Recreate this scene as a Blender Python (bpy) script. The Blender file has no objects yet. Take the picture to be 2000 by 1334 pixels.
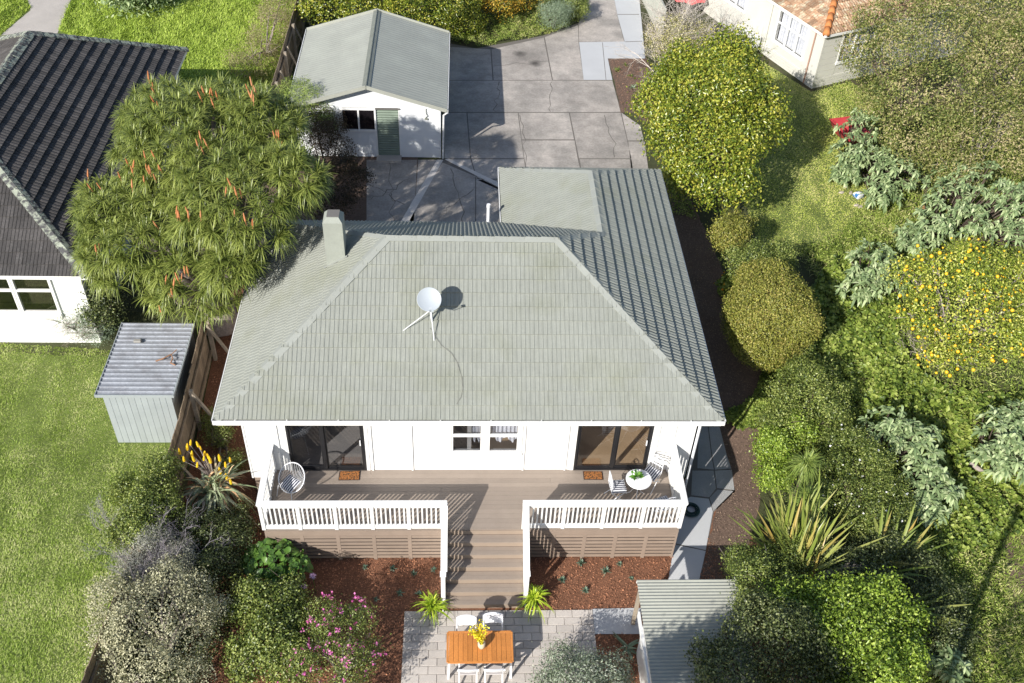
import bpy, bmesh, math, random
import numpy as np
from mathutils import Vector, Matrix
from mathutils.geometry import tessellate_polygon
# ---------------------------------------------------------------- camera, sky, sun, exposure
sc = bpy.context.scene
COL = sc.collection
CAMLOC = (5.79551983, -16.0621485, 20.99162388)
CAMROT = (8.23217802e-01, -3.96142937e-02, -3.46210807e-02)
FPX = 1951.78156
cd = bpy.data.cameras.new('camera'); cam = bpy.data.objects.new('camera', cd); COL.objects.link(cam)
cd.sensor_width = 36; cd.lens = FPX / 2000 * 36; cd.clip_end = 500; cd.clip_start = 0.5
cam.location = CAMLOC; cam.rotation_euler = CAMROT; sc.camera = cam
SUNV = Vector((1.02, 1.30, -1.0)).normalized()
world = bpy.data.worlds.new('World'); sc.world = world; world.use_nodes = True
wn = world.node_tree.nodes; wl = world.node_tree.links
sky = wn.new('ShaderNodeTexSky'); sky.sky_type = 'NISHITA'; sky.sun_disc = False
sky.sun_elevation = math.radians(31.2); sky.sun_rotation = math.radians(218.1)
wl.new(sky.outputs[0], wn['Background'].inputs[0]); wn['Background'].inputs[1].default_value = 0.095
sd_ = bpy.data.lights.new('sun', 'SUN'); sd_.energy = 4.6; sd_.angle = math.radians(0.5); sd_.color = (1, .955, .88)
sun = bpy.data.objects.new('sun', sd_); COL.objects.link(sun)
sun.rotation_euler = (-SUNV).to_track_quat('Z', 'Y').to_euler()
sc.view_settings.view_transform = 'Standard'; sc.view_settings.look = 'None'
sc.view_settings.exposure = 0.5; sc.view_settings.gamma = 1

rng = np.random.default_rng(7); random.seed(7)
# ---------------------------------------------------------------- terrain and survey helpers
_M = np.array(cam.rotation_euler.to_matrix()); _C = np.array(CAMLOC)
def zt(y): return .74 * min(max((y - 2) / 5, 0), 1)
def ztv(y): return .74 * np.clip((y - 2) / 5, 0, 1)
def gz(u, v, z):
    d = _M @ np.array([(u - 1000) / FPX, -(v - 667) / FPX, -1.0]); return _C + (z - _C[2]) / d[2] * d
def gg(u, v, dz=0):
    z = 0
    for _ in range(25): p = gz(u, v, z + dz); z = zt(p[1])
    return gz(u, v, z + dz)
# ---------------------------------------------------------------- materials
def _nt(name):
    m = bpy.data.materials.new(name); m.use_nodes = True; nt = m.node_tree
    return m, nt, nt.nodes, nt.links, nt.nodes['Principled BSDF']
def mat(name, col, rough=.6, noise=None, isl=0, bump=0, bscale=60, metal=0, spec=.5, second=None, sscale=.6, sth=(.45, .65), stains=None):
    """noise: list of (scale, amount) value variation; isl: per-piece value variation; second: patches of another colour"""
    m, nt, N, L, B = _nt(name)
    B.inputs['Roughness'].default_value = rough; B.inputs['Metallic'].default_value = metal
    B.inputs['Specular IOR Level'].default_value = spec
    geo = N.new('ShaderNodeNewGeometry')
    rgb = N.new('ShaderNodeRGB'); rgb.outputs[0].default_value = (*col, 1); cur = rgb.outputs[0]
    def mult(cur, val_socket):
        x = N.new('ShaderNodeVectorMath'); x.operation = 'SCALE'; L.new(cur, x.inputs[0]); L.new(val_socket, x.inputs['Scale']); return x.outputs[0]
    def nz(scale, detail=4, rgh=.6):
        t = N.new('ShaderNodeTexNoise'); t.inputs['Scale'].default_value = scale; t.inputs['Detail'].default_value = detail
        t.inputs['Roughness'].default_value = rgh; L.new(geo.outputs['Position'], t.inputs['Vector']); return t.outputs[0]
    def mr(s, a, b, c, d):
        r = N.new('ShaderNodeMapRange'); L.new(s, r.inputs[0])
        for i, q in enumerate((a, b, c, d)): r.inputs[i + 1].default_value = q
        return r.outputs[0]
    if second:
        mx = N.new('ShaderNodeMix'); mx.data_type = 'RGBA'; L.new(mr(nz(sscale), sth[0], sth[1], 0, 1), mx.inputs[0])
        L.new(cur, mx.inputs[6]); mx.inputs[7].default_value = (*second, 1); cur = mx.outputs[2]
    for s, a in (noise or []): cur = mult(cur, mr(nz(s), .25, .75, 1 - a, 1 + a))
    if isl: cur = mult(cur, mr(geo.outputs['Random Per Island'], 0, 1, 1 - isl, 1 + isl))
    for (x, y, r, k) in (stains or []):
        vm = N.new('ShaderNodeVectorMath'); vm.operation = 'DISTANCE'; L.new(geo.outputs['Position'], vm.inputs[0]); vm.inputs[1].default_value = (x, y, zt(y))
        ad = N.new('ShaderNodeMath'); ad.operation = 'MULTIPLY_ADD'; L.new(nz(3.2), ad.inputs[0]); ad.inputs[1].default_value = r * 1.4; L.new(vm.outputs['Value'], ad.inputs[2])
        cur = mult(cur, mr(ad.outputs[0], r * .9, r * 1.9, k, 1))
    L.new(cur, B.inputs['Base Color'])
    if bump:
        b = N.new('ShaderNodeBump'); b.inputs['Strength'].default_value = bump; b.inputs['Distance'].default_value = .02
        L.new(nz(bscale), b.inputs['Height']); L.new(b.outputs[0], B.inputs['Normal'])
    return m
def leaf(name, cols, rough=.45, tr=.3, spec=.4, nscale=.9, namt=.28, gain=1.3):
    cols = [tuple(min(.85, q * gain) for q in c) for c in cols]
    m, nt, N, L, B = _nt(name)
    geo = N.new('ShaderNodeNewGeometry'); cr = N.new('ShaderNodeValToRGB')
    el = cr.color_ramp.elements
    while len(el) < len(cols): el.new(.5)
    for i, c in enumerate(cols):
        el[i].position = i / max(1, len(cols) - 1); el[i].color = (*c, 1)
    t = N.new('ShaderNodeTexNoise'); t.inputs['Scale'].default_value = nscale; t.inputs['Detail'].default_value = 2; L.new(geo.outputs['Position'], t.inputs['Vector'])
    a = N.new('ShaderNodeMath'); a.operation = 'MULTIPLY_ADD'; L.new(t.outputs[0], a.inputs[0]); a.inputs[1].default_value = namt * 3; 
    s = N.new('ShaderNodeMath'); s.operation = 'SUBTRACT'; L.new(geo.outputs['Random Per Island'], s.inputs[0]); s.inputs[1].default_value = namt * 1.5
    L.new(s.outputs[0], a.inputs[2]); L.new(a.outputs[0], cr.inputs[0])
    L.new(cr.outputs[0], B.inputs['Base Color']); B.inputs['Roughness'].default_value = rough; B.inputs['Specular IOR Level'].default_value = spec
    T = N.new('ShaderNodeBsdfTranslucent'); g = N.new('ShaderNodeVectorMath'); g.operation = 'MULTIPLY'; L.new(cr.outputs[0], g.inputs[0]); g.inputs[1].default_value = (1.3, 1.45, .6)
    L.new(g.outputs[0], T.inputs[0])
    X = N.new('ShaderNodeMixShader'); X.inputs[0].default_value = tr * .55; L.new(B.outputs[0], X.inputs[1]); L.new(T.outputs[0], X.inputs[2])
    L.new(X.outputs[0], N['Material Output'].inputs[0])
    return m
def glassmat(name, tint=(1, 1, 1), refl=.25):
    m, nt, N, L, B = _nt(name)
    G = N.new('ShaderNodeBsdfGlossy'); G.inputs['Roughness'].default_value = .02
    T = N.new('ShaderNodeBsdfTransparent'); T.inputs[0].default_value = (*tint, 1)
    F = N.new('ShaderNodeLayerWeight'); F.inputs[0].default_value = .5
    p = N.new('ShaderNodeMath'); p.operation = 'POWER'; L.new(F.outputs['Facing'], p.inputs[0]); p.inputs[1].default_value = 4
    a = N.new('ShaderNodeMath'); a.operation = 'MULTIPLY_ADD'; L.new(p.outputs[0], a.inputs[0]); a.inputs[1].default_value = .9; a.inputs[2].default_value = refl
    X = N.new('ShaderNodeMixShader'); L.new(a.outputs[0], X.inputs[0]); L.new(T.outputs[0], X.inputs[1]); L.new(G.outputs[0], X.inputs[2])
    L.new(X.outputs[0], N['Material Output'].inputs[0]); return m
def stripemat(name, c1, c2, scale, axis=0):
    m, nt, N, L, B = _nt(name)
    tc = N.new('ShaderNodeTexCoord'); sp = N.new('ShaderNodeSeparateXYZ'); L.new(tc.outputs['Object'], sp.inputs[0])
    a = N.new('ShaderNodeMath'); a.operation = 'MULTIPLY'; L.new(sp.outputs[axis], a.inputs[0]); a.inputs[1].default_value = scale
    f = N.new('ShaderNodeMath'); f.operation = 'FRACT'; L.new(a.outputs[0], f.inputs[0])
    g = N.new('ShaderNodeMath'); g.operation = 'GREATER_THAN'; L.new(f.outputs[0], g.inputs[0]); g.inputs[1].default_value = .5
    x = N.new('ShaderNodeMix'); x.data_type = 'RGBA'; L.new(g.outputs[0], x.inputs[0]); x.inputs[6].default_value = (*c1, 1); x.inputs[7].default_value = (*c2, 1)
    L.new(x.outputs[2], B.inputs['Base Color']); B.inputs['Roughness'].default_value = .9; return m
# ---------------------------------------------------------------- object helpers
LOC = {}
def thing(name, label, cat, loc=(0, 0, 0), rz=0, group=None):
    o = bpy.data.objects.new(name, None); COL.objects.link(o); o.empty_display_size = .2
    o.location = loc; o.rotation_euler = (0, 0, rz); o['label'] = label; o['category'] = cat
    if group: o['group'] = group
    LOC[o.name] = Vector(loc); return o
def tag(o, label, cat, group=None):
    o['label'] = label; o['category'] = cat
    if group: o['group'] = group
    return o
def worldloc(p):
    v = Vector((0, 0, 0))
    while p is not None: v = v + p.location; p = p.parent
    return v
def link(name, me, m, parent=None, loc=None, local=False):
    """mesh is in world coordinates unless local; its origin goes to loc (or stays with the parent)"""
    if m is not None:
        for q in (m if isinstance(m, (list, tuple)) else [m]): me.materials.append(q)
    o = bpy.data.objects.new(name, me); COL.objects.link(o)
    if parent is not None:
        o.parent = parent
        if not local: me.transform(Matrix.Translation(-worldloc(parent)))
    elif not local and len(me.vertices):
        n = len(me.vertices); a = np.empty(n * 3, np.float32); me.vertices.foreach_get('co', a); a = a.reshape(-1, 3)
        c = Vector(((a[:, 0].min() + a[:, 0].max()) / 2, (a[:, 1].min() + a[:, 1].max()) / 2, float(a[:, 2].min()))) if loc is None else Vector(loc)
        me.transform(Matrix.Translation(-c)); o.location = c
    return o
def npmesh(V, F):
    """V (n,3); F (m,k) constant k"""
    me = bpy.data.meshes.new('m'); V = np.ascontiguousarray(V, np.float32); F = np.ascontiguousarray(F, np.int32)
    me.vertices.add(len(V)); me.vertices.foreach_set('co', V.ravel())
    k = F.shape[1]; me.loops.add(F.size); me.loops.foreach_set('vertex_index', F.ravel())
    me.polygons.add(len(F)); me.polygons.foreach_set('loop_start', np.arange(0, F.size, k, dtype=np.int32))
    me.polygons.foreach_set('loop_total', np.full(len(F), k, np.int32))
    me.update(calc_edges=True); return me
class MB:
    def __init__(s): s.V = []; s.F = []; s.smooth = False
    def add(s, vs, fs):
        b = len(s.V); s.V += [tuple(map(float, v)) for v in vs]; s.F += [tuple(b + i for i in f) for f in fs]; return s
    def box(s, x0, x1, y0, y1, z0, z1, M=None):
        vs = [Vector((x, y, z)) for z in (z0, z1) for y in (y0, y1) for x in (x0, x1)]
        if M is not None: vs = [M @ v for v in vs]
        return s.add(vs, [(0, 2, 3, 1), (4, 5, 7, 6), (0, 1, 5, 4), (2, 6, 7, 3), (0, 4, 6, 2), (1, 3, 7, 5)])
    def beam(s, a, b, w, h, up=(0, 0, 1)):
        a = Vector(a); b = Vector(b); d = (b - a); l = d.length; d.normalize(); u = Vector(up)
        sx = d.cross(u)
        if sx.length < 1e-4: sx = d.cross(Vector((0, 1, 0)))
        sx.normalize(); uz = sx.cross(d).normalized()
        M = Matrix((sx, d, uz)).transposed().to_4x4(); M.translation = a
        return s.box(-w / 2, w / 2, 0, l, -h / 2, h / 2, M)
    def tube(s, pts, r, n=8, closed=False, cap=True):
        pts = [Vector(p) for p in pts]; R = r if isinstance(r, (list, tuple)) else [r] * len(pts); k = len(pts); rings = []
        ref = None
        for i, p in enumerate(pts):
            if closed: d = pts[(i + 1) % k] - pts[i - 1]
            else: d = pts[min(i + 1, k - 1)] - pts[max(i - 1, 0)]
            if d.length < 1e-7: d = Vector((0, 0, 1))
            d.normalize()
            if ref is None or abs(ref.dot(d)) > .98: ref = Vector((0, 0, 1)) if abs(d.z) < .9 else Vector((1, 0, 0))
            x = ref.cross(d).normalized(); y = d.cross(x); ref = y
            rings.append([p + (x * math.cos(t) + y * math.sin(t)) * R[i] for t in [2 * math.pi * j / n for j in range(n)]])
        b = len(s.V)
        for rg in rings: s.V += [tuple(v) for v in rg]
        for i in range(k if closed else k - 1):
            i2 = (i + 1) % k
            for j in range(n): s.F.append((b + i * n + j, b + i * n + (j + 1) % n, b + i2 * n + (j + 1) % n, b + i2 * n + j))
        if cap and not closed: s.F.append(tuple(b + j for j in reversed(range(n)))); s.F.append(tuple(b + (k - 1) * n + j for j in range(n)))
        return s
    def lathe(s, prof, c=(0, 0, 0), n=20, M=None):
        b = len(s.V)
        for (r, z) in prof:
            for j in range(n):
                t = 2 * math.pi * j / n; v = Vector((r * math.cos(t), r * math.sin(t), z))
                if M is not None: v = M @ v
                s.V.append(tuple(v + Vector(c)))
        for i in range(len(prof) - 1):
            for j in range(n): s.F.append((b + i * n + j, b + i * n + (j + 1) % n, b + (i + 1) * n + (j + 1) % n, b + (i + 1) * n + j))
        return s
    def me(s):
        me = bpy.data.meshes.new('m'); me.from_pydata(s.V, [], s.F)
        if s.smooth: me.polygons.foreach_set('use_smooth', [True] * len(me.polygons))
        me.update(); return me
    def build(s, name, m, parent=None, loc=None, local=False, bevel=0):
        me = s.me()
        if bevel:
            bm = bmesh.new(); bm.from_mesh(me)
            bmesh.ops.bevel(bm, geom=[e for e in bm.edges if e.is_manifold and e.calc_face_angle(0) > .6], offset=bevel, segments=1, affect='EDGES'); bm.to_mesh(me); bm.free()
        return link(name, me, m, parent, loc, local)
def dup_tree(o, loc=None, rz=None, label=None, parent=None):
    c = o.copy(); COL.objects.link(c)
    if parent is not None: c.parent = parent
    if loc is not None: c.location = loc
    if rz is not None: c.rotation_euler = (0, 0, rz)
    if label: c['label'] = label
    for ch in list(o.children): dup_tree(ch, parent=c)
    return c
def wpt(p): return [p[0], p[1]]
def px(*pts): return [tuple(gg(u, v)[:2]) for u, v in pts]
def rough_poly(P, amp=.04, step=.25, seed=0):
    r = random.Random(seed); out = []
    for i in range(len(P)):
        a = Vector(P[i]); b = Vector(P[(i + 1) % len(P)]); n = max(1, int((b - a).length / step))
        for k in range(n):
            q = a.lerp(b, k / n); out.append((q.x + r.uniform(-amp, amp), q.y + r.uniform(-amp, amp)))
    return out
def sheet_bm(bm, P, dz):
    area = sum(P[i][0] * P[(i + 1) % len(P)][1] - P[(i + 1) % len(P)][0] * P[i][1] for i in range(len(P)))
    if area < 0: P = P[::-1]
    vs = [bm.verts.new((x, y, 0)) for x, y in P]
    if len(P) <= 4: bm.faces.new(vs)
    else:
        for t in tessellate_polygon([[Vector((x, y, 0)) for x, y in P]]):
            f = bm.faces.new([vs[i] for i in t]); f.normal_update()
            if f.normal.z < 0: f.normal_flip()
    return dz
def sheet(name, polys, dz, m, parent=None):
    bm = bmesh.new()
    for P in polys: sheet_bm(bm, P, dz)
    for yy in (2, 7):
        bmesh.ops.bisect_plane(bm, geom=bm.verts[:] + bm.edges[:] + bm.faces[:], plane_co=(0, yy, 0), plane_no=(0, 1, 0))
    for v in bm.verts: v.co.z = zt(v.co.y) + dz
    me = bpy.data.meshes.new('m'); bm.to_mesh(me); bm.free()
    return link(name, me, m, parent)
def struct(o, name=None): o['kind'] = 'structure'; return o
def stuff(o): o['kind'] = 'stuff'; return o
def inpoly(P, X, Y):
    P = np.array(P); r = np.zeros(len(X), bool); j = len(P) - 1
    for i in range(len(P)):
        xi, yi = P[i]; xj, yj = P[j]
        c = ((yi > Y) != (yj > Y)) & (X < (xj - xi) * (Y - yi) / ((yj - yi) + 1e-12) + xi); r ^= c; j = i
    return r
def sample_poly(P, n, holes=()):
    A = np.array(P); lo = A.min(0); hi = A.max(0); X = rng.uniform(lo[0], hi[0], n * 3); Y = rng.uniform(lo[1], hi[1], n * 3)
    k = inpoly(P, X, Y)
    for h in holes: k &= ~inpoly(h, X, Y)
    X = X[k][:n]; Y = Y[k][:n]; return X, Y
_ph = rng.uniform(0, 6.28, (8, 2)); _fr = rng.normal(0, 1, (8, 2))
def lump(X, Y, s=1.0):
    r = 0
    for i in range(8): r = r + np.sin(X * _fr[i, 0] * s + _ph[i, 0]) * np.sin(Y * _fr[i, 1] * s + _ph[i, 1])
    return r / 3.0
def norm(a): return a / (np.linalg.norm(a, axis=1, keepdims=True) + 1e-9)
def leaf_mesh(P, D, Nn, L, W, fold=.25, shape=4):
    """one folded leaf per point: axis D, normal Nn, length L, width W (arrays or numbers)"""
    n = len(P); L = np.broadcast_to(L, (n,))[:, None]; W = np.broadcast_to(W, (n,))[:, None]
    D = norm(D); S = norm(np.cross(D, Nn)); U = np.cross(S, D)
    a = P; c = P + D * L; b = P + D * L * .45 + S * W * .5 + U * W * fold; d = P + D * L * .45 - S * W * .5 + U * W * fold
    V = np.stack([a, b, c, d], 1).reshape(-1, 3); i = np.arange(n)[:, None] * 4
    F = np.concatenate([i + [0, 1, 2], i + [0, 2, 3]], 0); return npmesh(V, F)
def blade_mesh(P, D, L, W, droop, nseg=4, tip=.05, prof=None, fold=0.0):
    """curved strap leaves"""
    n = len(P); L = np.broadcast_to(L, (n,)); W = np.broadcast_to(W, (n,)); droop = np.broadcast_to(droop, (n,))
    D = norm(D); up = np.tile([0, 0, 1.], (n, 1)); S = norm(np.cross(D, up) + 1e-4 * rng.normal(size=(n, 3)))
    rows = []; k = 3 if fold else 2
    for j in range(nseg + 1):
        s = j / nseg; q = P + D * (L * s)[:, None]; q[:, 2] -= droop * L * s * s
        q[:, :2] -= D[:, :2] * (droop * L * s * s * .35)[:, None]
        w = W * (prof(s) if prof else (1 - s) ** .6 * (1 - tip) + tip) * .5
        if fold: rows += [q + S * w[:, None] + np.array([0, 0, 1.]) * (w * fold)[:, None], q, q - S * w[:, None] + np.array([0, 0, 1.]) * (w * fold)[:, None]]
        else: rows += [q + S * w[:, None], q - S * w[:, None]]
    R = (nseg + 1) * k; V = np.stack(rows, 1).reshape(-1, 3); i = np.arange(n)[:, None] * R; F = []
    for j in range(nseg):
        for t in range(k - 1): F.append(i + [j * k + t, j * k + t + 1, (j + 1) * k + t + 1, (j + 1) * k + t])
    return npmesh(V, np.concatenate(F, 0))
def fib(n, zmin=-.5):
    d = rng.normal(size=(n * 3, 3)); d = norm(d); return d[d[:, 2] > zmin][:n]
def crown_pts(blobs, n, zmin=-.55, lumps=45, amp=.2, depth=.3, gap=.5, cut=.7):
    """points on the lumpy shells of a union of ellipsoids -> positions, outward normals"""
    C = np.array([b[0] for b in blobs], float); R = np.array([b[1] for b in blobs], float)
    w = (R[:, 0] * R[:, 2] + R[:, 1] * R[:, 2] + R[:, 0] * R[:, 1]); w /= w.sum()
    PP = []; NN = []
    for b in range(len(blobs)):
        m = int(n * w[b] * 1.9) + 10; d = fib(m, zmin); m = len(d)
        K = max(8, int(lumps * w[b] * len(blobs))); ld = fib(K, zmin - .1); dot = (d @ ld.T).max(1)
        ang = np.arccos(np.clip(dot, -1, 1)); a0 = 2.1 / math.sqrt(K); t = 1 - np.clip(ang / a0, 0, 1.3) ** 2
        keep = rng.random(m) < np.clip(1 - gap * (1 - t), .12, 1)
        r = 1 + amp * (t - .6) - np.abs(rng.normal(size=m)) * depth * .5
        p = C[b] + d * R[b] * r[:, None]
        for c in range(len(blobs)):
            if c != b: keep &= (((p - C[c]) / R[c]) ** 2).sum(1) > cut
        PP.append(p[keep]); NN.append(norm(d / R[b])[keep])
    P = np.concatenate(PP); N = np.concatenate(NN)
    if len(P) > n: s = rng.permutation(len(P))[:n]; P = P[s]; N = N[s]
    g = ztv(P[:, 1]) + .03; k = P[:, 2] > g; return P[k], N[k]
def leafcloud(P, N, L, W, tilt=.6, hang=0.0, fold=.25):
    n = len(P); r = rng.normal(size=(n, 3)); D = norm(np.cross(N, r)) + N * rng.normal(.35, .35, (n, 1)); D[:, 2] -= hang
    nn = norm(N + r * tilt * .6); s = rng.uniform(.6, 1.25, n); return leaf_mesh(P, D, nn, L * s, W * s, fold)
def blob(u, v, z, ru, rzf=1.0, ryf=1.0):
    """ellipsoid at height z over the ground where the photo point (u,v) lies; ru = its half width in photo pixels"""
    p = gg(u, v, z); dist = abs((p - _C) @ _M[:, 2]); r = ru * dist / FPX
    return (p, (r, r * ryf, r * rzf))
def tufts(blobs, n, ts, per=26, fill=.26, **kw):
    """leaves gathered in small sprays on the crown, with a thinner layer of leaves between and behind them"""
    C, N = crown_pts(blobs, int(n * (1 - fill) / per), **kw); k = rng.poisson(per, len(C)) + 2; s = rng.uniform(.6, 1.35, len(C)) * ts
    i = np.repeat(np.arange(len(C)), k); off = rng.normal(size=(len(i), 3)); al = (off * N[i]).sum(1, keepdims=True); off -= N[i] * al * .35
    P = C[i] + off * s[i][:, None] * .8 - N[i] * (np.linalg.norm(off, axis=1, keepdims=True) - 1) * s[i][:, None] * .35
    Nn = norm(off * .55 + N[i] * .8); k2 = dict(kw); k2['amp'] = kw.get('amp', .2) * .5
    F, FN = crown_pts([(c, tuple(np.array(r) * .93)) for c, r in blobs], int(n * fill), **k2)
    P = np.concatenate([P, F]); Nn = np.concatenate([Nn, FN]); g = P[:, 2] > ztv(P[:, 1]) + .02; return P[g], Nn[g]
def woody(base, tips, r0, name, m, parent, twigs=0, droop=0):
    mb = MB(); base = Vector(base)
    for t in tips:
        t = Vector(t); mid = base.lerp(t, .45) + Vector((random.uniform(-.15, .15), random.uniform(-.15, .15), .12 * (t - base).length))
        q = [base, base.lerp(mid, .5) + Vector((0, 0, .08)), mid, mid.lerp(t, .55), t]
        mb.tube(q, [r0, r0 * .8, r0 * .6, r0 * .4, r0 * .15], 7)
        for k in range(twigs):
            s = random.uniform(.4, 1); a = mid.lerp(t, s); e = a + Vector((random.gauss(0, .35), random.gauss(0, .35), random.uniform(.05, .5)))
            mb.tube([a, a.lerp(e, .5) + Vector((0, 0, .05)), e], [r0 * .25, r0 * .18, r0 * .06], 4)
    mb.smooth = True; return mb.build(name, m, parent)
def shrub(name, label, cat, blobs, n, L, W, m, trunkm, group=None, tilt=.6, hang=0, twigs=1, r0=.05, trunk_at=None, extra=None, tuft=3.0, sub=7, loose=.25, **kw):
    if trunk_at is None: c = np.mean([b[0] for b in blobs], 0); trunk_at = (c[0], c[1])
    base = (trunk_at[0], trunk_at[1], zt(trunk_at[1]))
    t = thing(name, label, cat, base, 0, group)
    main = blobs; sh_ = 1 - .025 * min(sub, 6); blobs = [(c, tuple(np.array(R) * sh_)) for c, R in blobs]; kw.setdefault('gap', .6); kw['gap'] = min(.93, kw['gap'] + loose); kw['amp'] = kw.get('amp', .2) + .07 * (loose > .1)
    for c, R in main:
        for d in fib(sub, -.15)[:sub]:
            k = rng.uniform(.26, .46); R_ = np.array(R); blobs.append((np.array(c) + d * R_ * rng.uniform(.66, .92), tuple(R_ * k * rng.uniform(.8, 1.2, 3))))
    P, N = tufts(blobs, int(n * 1.3), L * tuft, **kw)
    link('crown', leafcloud(P, N, L, W, tilt, hang), m, t)
    tips = []
    for b in main:
        for k in range(3 if len(main) < 4 else 2):
            d = Vector((random.gauss(0, 1), random.gauss(0, 1), random.uniform(.2, 1))).normalized()
            tips.append(Vector(b[0]) + Vector((d.x * b[1][0] * .7, d.y * b[1][1] * .7, d.z * b[1][2] * .7)))
    woody(base, tips, r0, 'trunk', trunkm, t, twigs)
    if extra: extra(t, P, N)
    return t
# ================================================================= materials
M_WHITE = mat('white_paint', (.80, .80, .79), .45, [(2, .04)])
M_WHITE2 = mat('white_weatherboard', (.74, .76, .78), .5, [(3, .05)])
M_ROOF = mat('sage_tile', (.275, .288, .258), .7, [(.5, .06), (2.5, .06), (20, .06)], isl=.02, bump=.3, bscale=120, second=(.25, .262, .215), sscale=.7, sth=(.5, .7))
M_CAP = mat('sage_ridge_cap', (.290, .305, .28), .7, [(2, .05), (30, .05)], isl=.04, bump=.2)
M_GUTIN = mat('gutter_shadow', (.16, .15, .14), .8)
M_CHIM = mat('sage_render', (.30, .32, .285), .85, [(3, .10), (30, .06)], bump=.5, bscale=50)
M_ALU = mat('black_aluminium', (.018, .018, .02), .35)
M_DECK = mat('brown_deck_board', (.285, .235, .195), .65, [(3, .06), (40, .05)], isl=.08)
M_RISER = mat('tan_riser_board', (.305, .24, .188), .6, [(3, .05)], isl=.05)
M_SKIRT = mat('brown_stained_slat', (.285, .22, .175), .7, [(4, .08)], isl=.06)
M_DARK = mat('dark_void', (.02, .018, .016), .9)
M_CONC = mat('weathered_concrete', (.43, .39, .355), .85, [(.7, .14), (2.6, .17), (12, .18), (60, .16)], isl=.09, bump=.6, bscale=90,
             second=(.32, .295, .27), sscale=.8, sth=(.42, .6), stains=[(8.3, 24.1, .30, .35), (8.95, 23.2, .30, .33), (8.6, 23.6, 1.0, .72), (10.3, 20.0, .5, .75)])
M_CONC2 = mat('grey_strip_concrete', (.47, .43, .39), .85, [(1.2, .1), (40, .08)], isl=.06, bump=.3)
M_CONCN = mat('new_pale_concrete', (.52, .53, .545), .8, [(1, .05), (50, .05)], bump=.3)
M_JOINT = mat('joint_dirt', (.16, .145, .13), .95)
M_AGG = mat('exposed_aggregate', (.37, .37, .37), .85, [(2, .12), (70, .3), (160, .25)], isl=.1, bump=.7, bscale=150)
M_PAVE = mat('grey_paver', (.52, .475, .435), .85, [(1.5, .1), (50, .12)], isl=.13, bump=.4, bscale=120)
M_SAND = mat('paver_sand', (.44, .41, .37), .95, [(30, .1)])
M_MULCH = mat('red_bark_mulch', (.20, .09, .05), .95, [(1.5, .2), (25, .4), (80, .4)], bump=1, bscale=60)
M_CHIP = mat('bark_chip', (.34, .155, .085), .9, [(2, .25)], isl=.65)
M_SOIL = mat('dry_brown_soil', (.15, .10, .075), .95, [(1, .2), (12, .25), (60, .25)], bump=1, bscale=40)
M_GROUND = mat('weedy_ground', (.055, .062, .022), .95, [(.6, .25), (6, .3), (50, .3)], bump=1, bscale=30, second=(.10, .075, .045), sscale=.5, sth=(.55, .7))
M_LAWN = mat('lawn_soil', (.12, .16, .035), .95, [(.5, .2), (4, .25), (60, .3)], bump=.8, bscale=40)
M_ROUGH = mat('rough_sawn_timber', (.25, .19, .13), .9, [(1.5, .3), (20, .2)], isl=.25, bump=.5, bscale=80)
M_POST = mat('weathered_post', (.32, .27, .21), .9, [(3, .3), (30, .15)], isl=.1)
M_DTILE = mat('charcoal_tile', (.068, .063, .062), .85, [(.8, .25), (20, .3)], isl=.25, bump=.5, second=(.12, .118, .115), sscale=2.5, sth=(.6, .75))
M_LICHEN = mat('lichened_cap', (.09, .09, .092), .95, [(6, .3)], bump=1, bscale=40, second=(.34, .37, .30), sscale=7, sth=(.44, .56))
M_CLAY = mat('weathered_clay_tile', (.36, .225, .14), .9, [(1.2, .15), (10, .2)], isl=.32, bump=.5, second=(.50, .42, .30), sscale=4.5, sth=(.5, .6))
M_CLAYCAP = mat('orange_clay_cap', (.50, .19, .06), .8, [(6, .2)], isl=.15)
M_CREAM = mat('cream_weatherboard', (.60, .59, .54), .6, [(2, .04)], isl=.02)
M_GREENCORR = mat('sage_corrugated_steel', (.355, .362, .318), .5, [(1, .07), (12, .05)], second=(.38, .39, .34), sscale=1.2)
M_GREENDK = mat('sage_ridge_flashing', (.20, .21, .18), .5, [(4, .15)])
M_GALV = mat('galvanised_steel', (.40, .42, .46), .45, [(1.5, .12), (14, .2)], metal=.3, second=(.33, .34, .37), sscale=2.2, sth=(.5, .68))
M_PALEGREEN = mat('pale_green_steel', (.335, .37, .385), .5, [(2, .08)], isl=.04)
M_TRUNK = mat('grey_bark', (.26, .22, .20), .9, [(3, .2), (20, .25)], bump=1, bscale=25)
M_BARK = mat('brown_bark', (.12, .09, .07), .9, [(8, .25)], bump=.8, bscale=40)
M_TWIG = mat('pale_dry_twig', (.34, .29, .26), .9, [(8, .2)], isl=.2)
M_CURTAIN = mat('white_curtain', (.62, .63, .68), .9, [(9, .2)])
M_GLASS = glassmat('clear_glass', (.93, .94, .95), .10)
M_GLASSD = glassmat('dark_glass', (.80, .82, .84), .16)
M_METALW = mat('white_powdercoat', (.80, .81, .84), .35)
M_DISH = mat('pale_grey_dish', (.40, .44, .48), .45, [(3, .03)])
M_TIMBER = mat('oiled_hardwood', (.56, .22, .055), .42, [(2, .15), (30, .15)], isl=.13)
M_RED = mat('red_plastic', (.46, .05, .06), .4, [(3, .15)])
M_BLACK = mat('black_plastic', (.012, .012, .013), .4)
M_HOSE = mat('dark_teal_hose', (.01, .045, .045), .4)
M_COIR = mat('orange_coir', (.34, .13, .035), .95, [(30, .5)], second=(.05, .03, .015), sscale=28, sth=(.5, .56))
M_RUBBER = mat('rubber_edge', (.03, .02, .018), .7)
M_STRIPE = stripemat('navy_striped_fabric', (.70, .71, .74), (.012, .014, .045), 17, 0)
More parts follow.
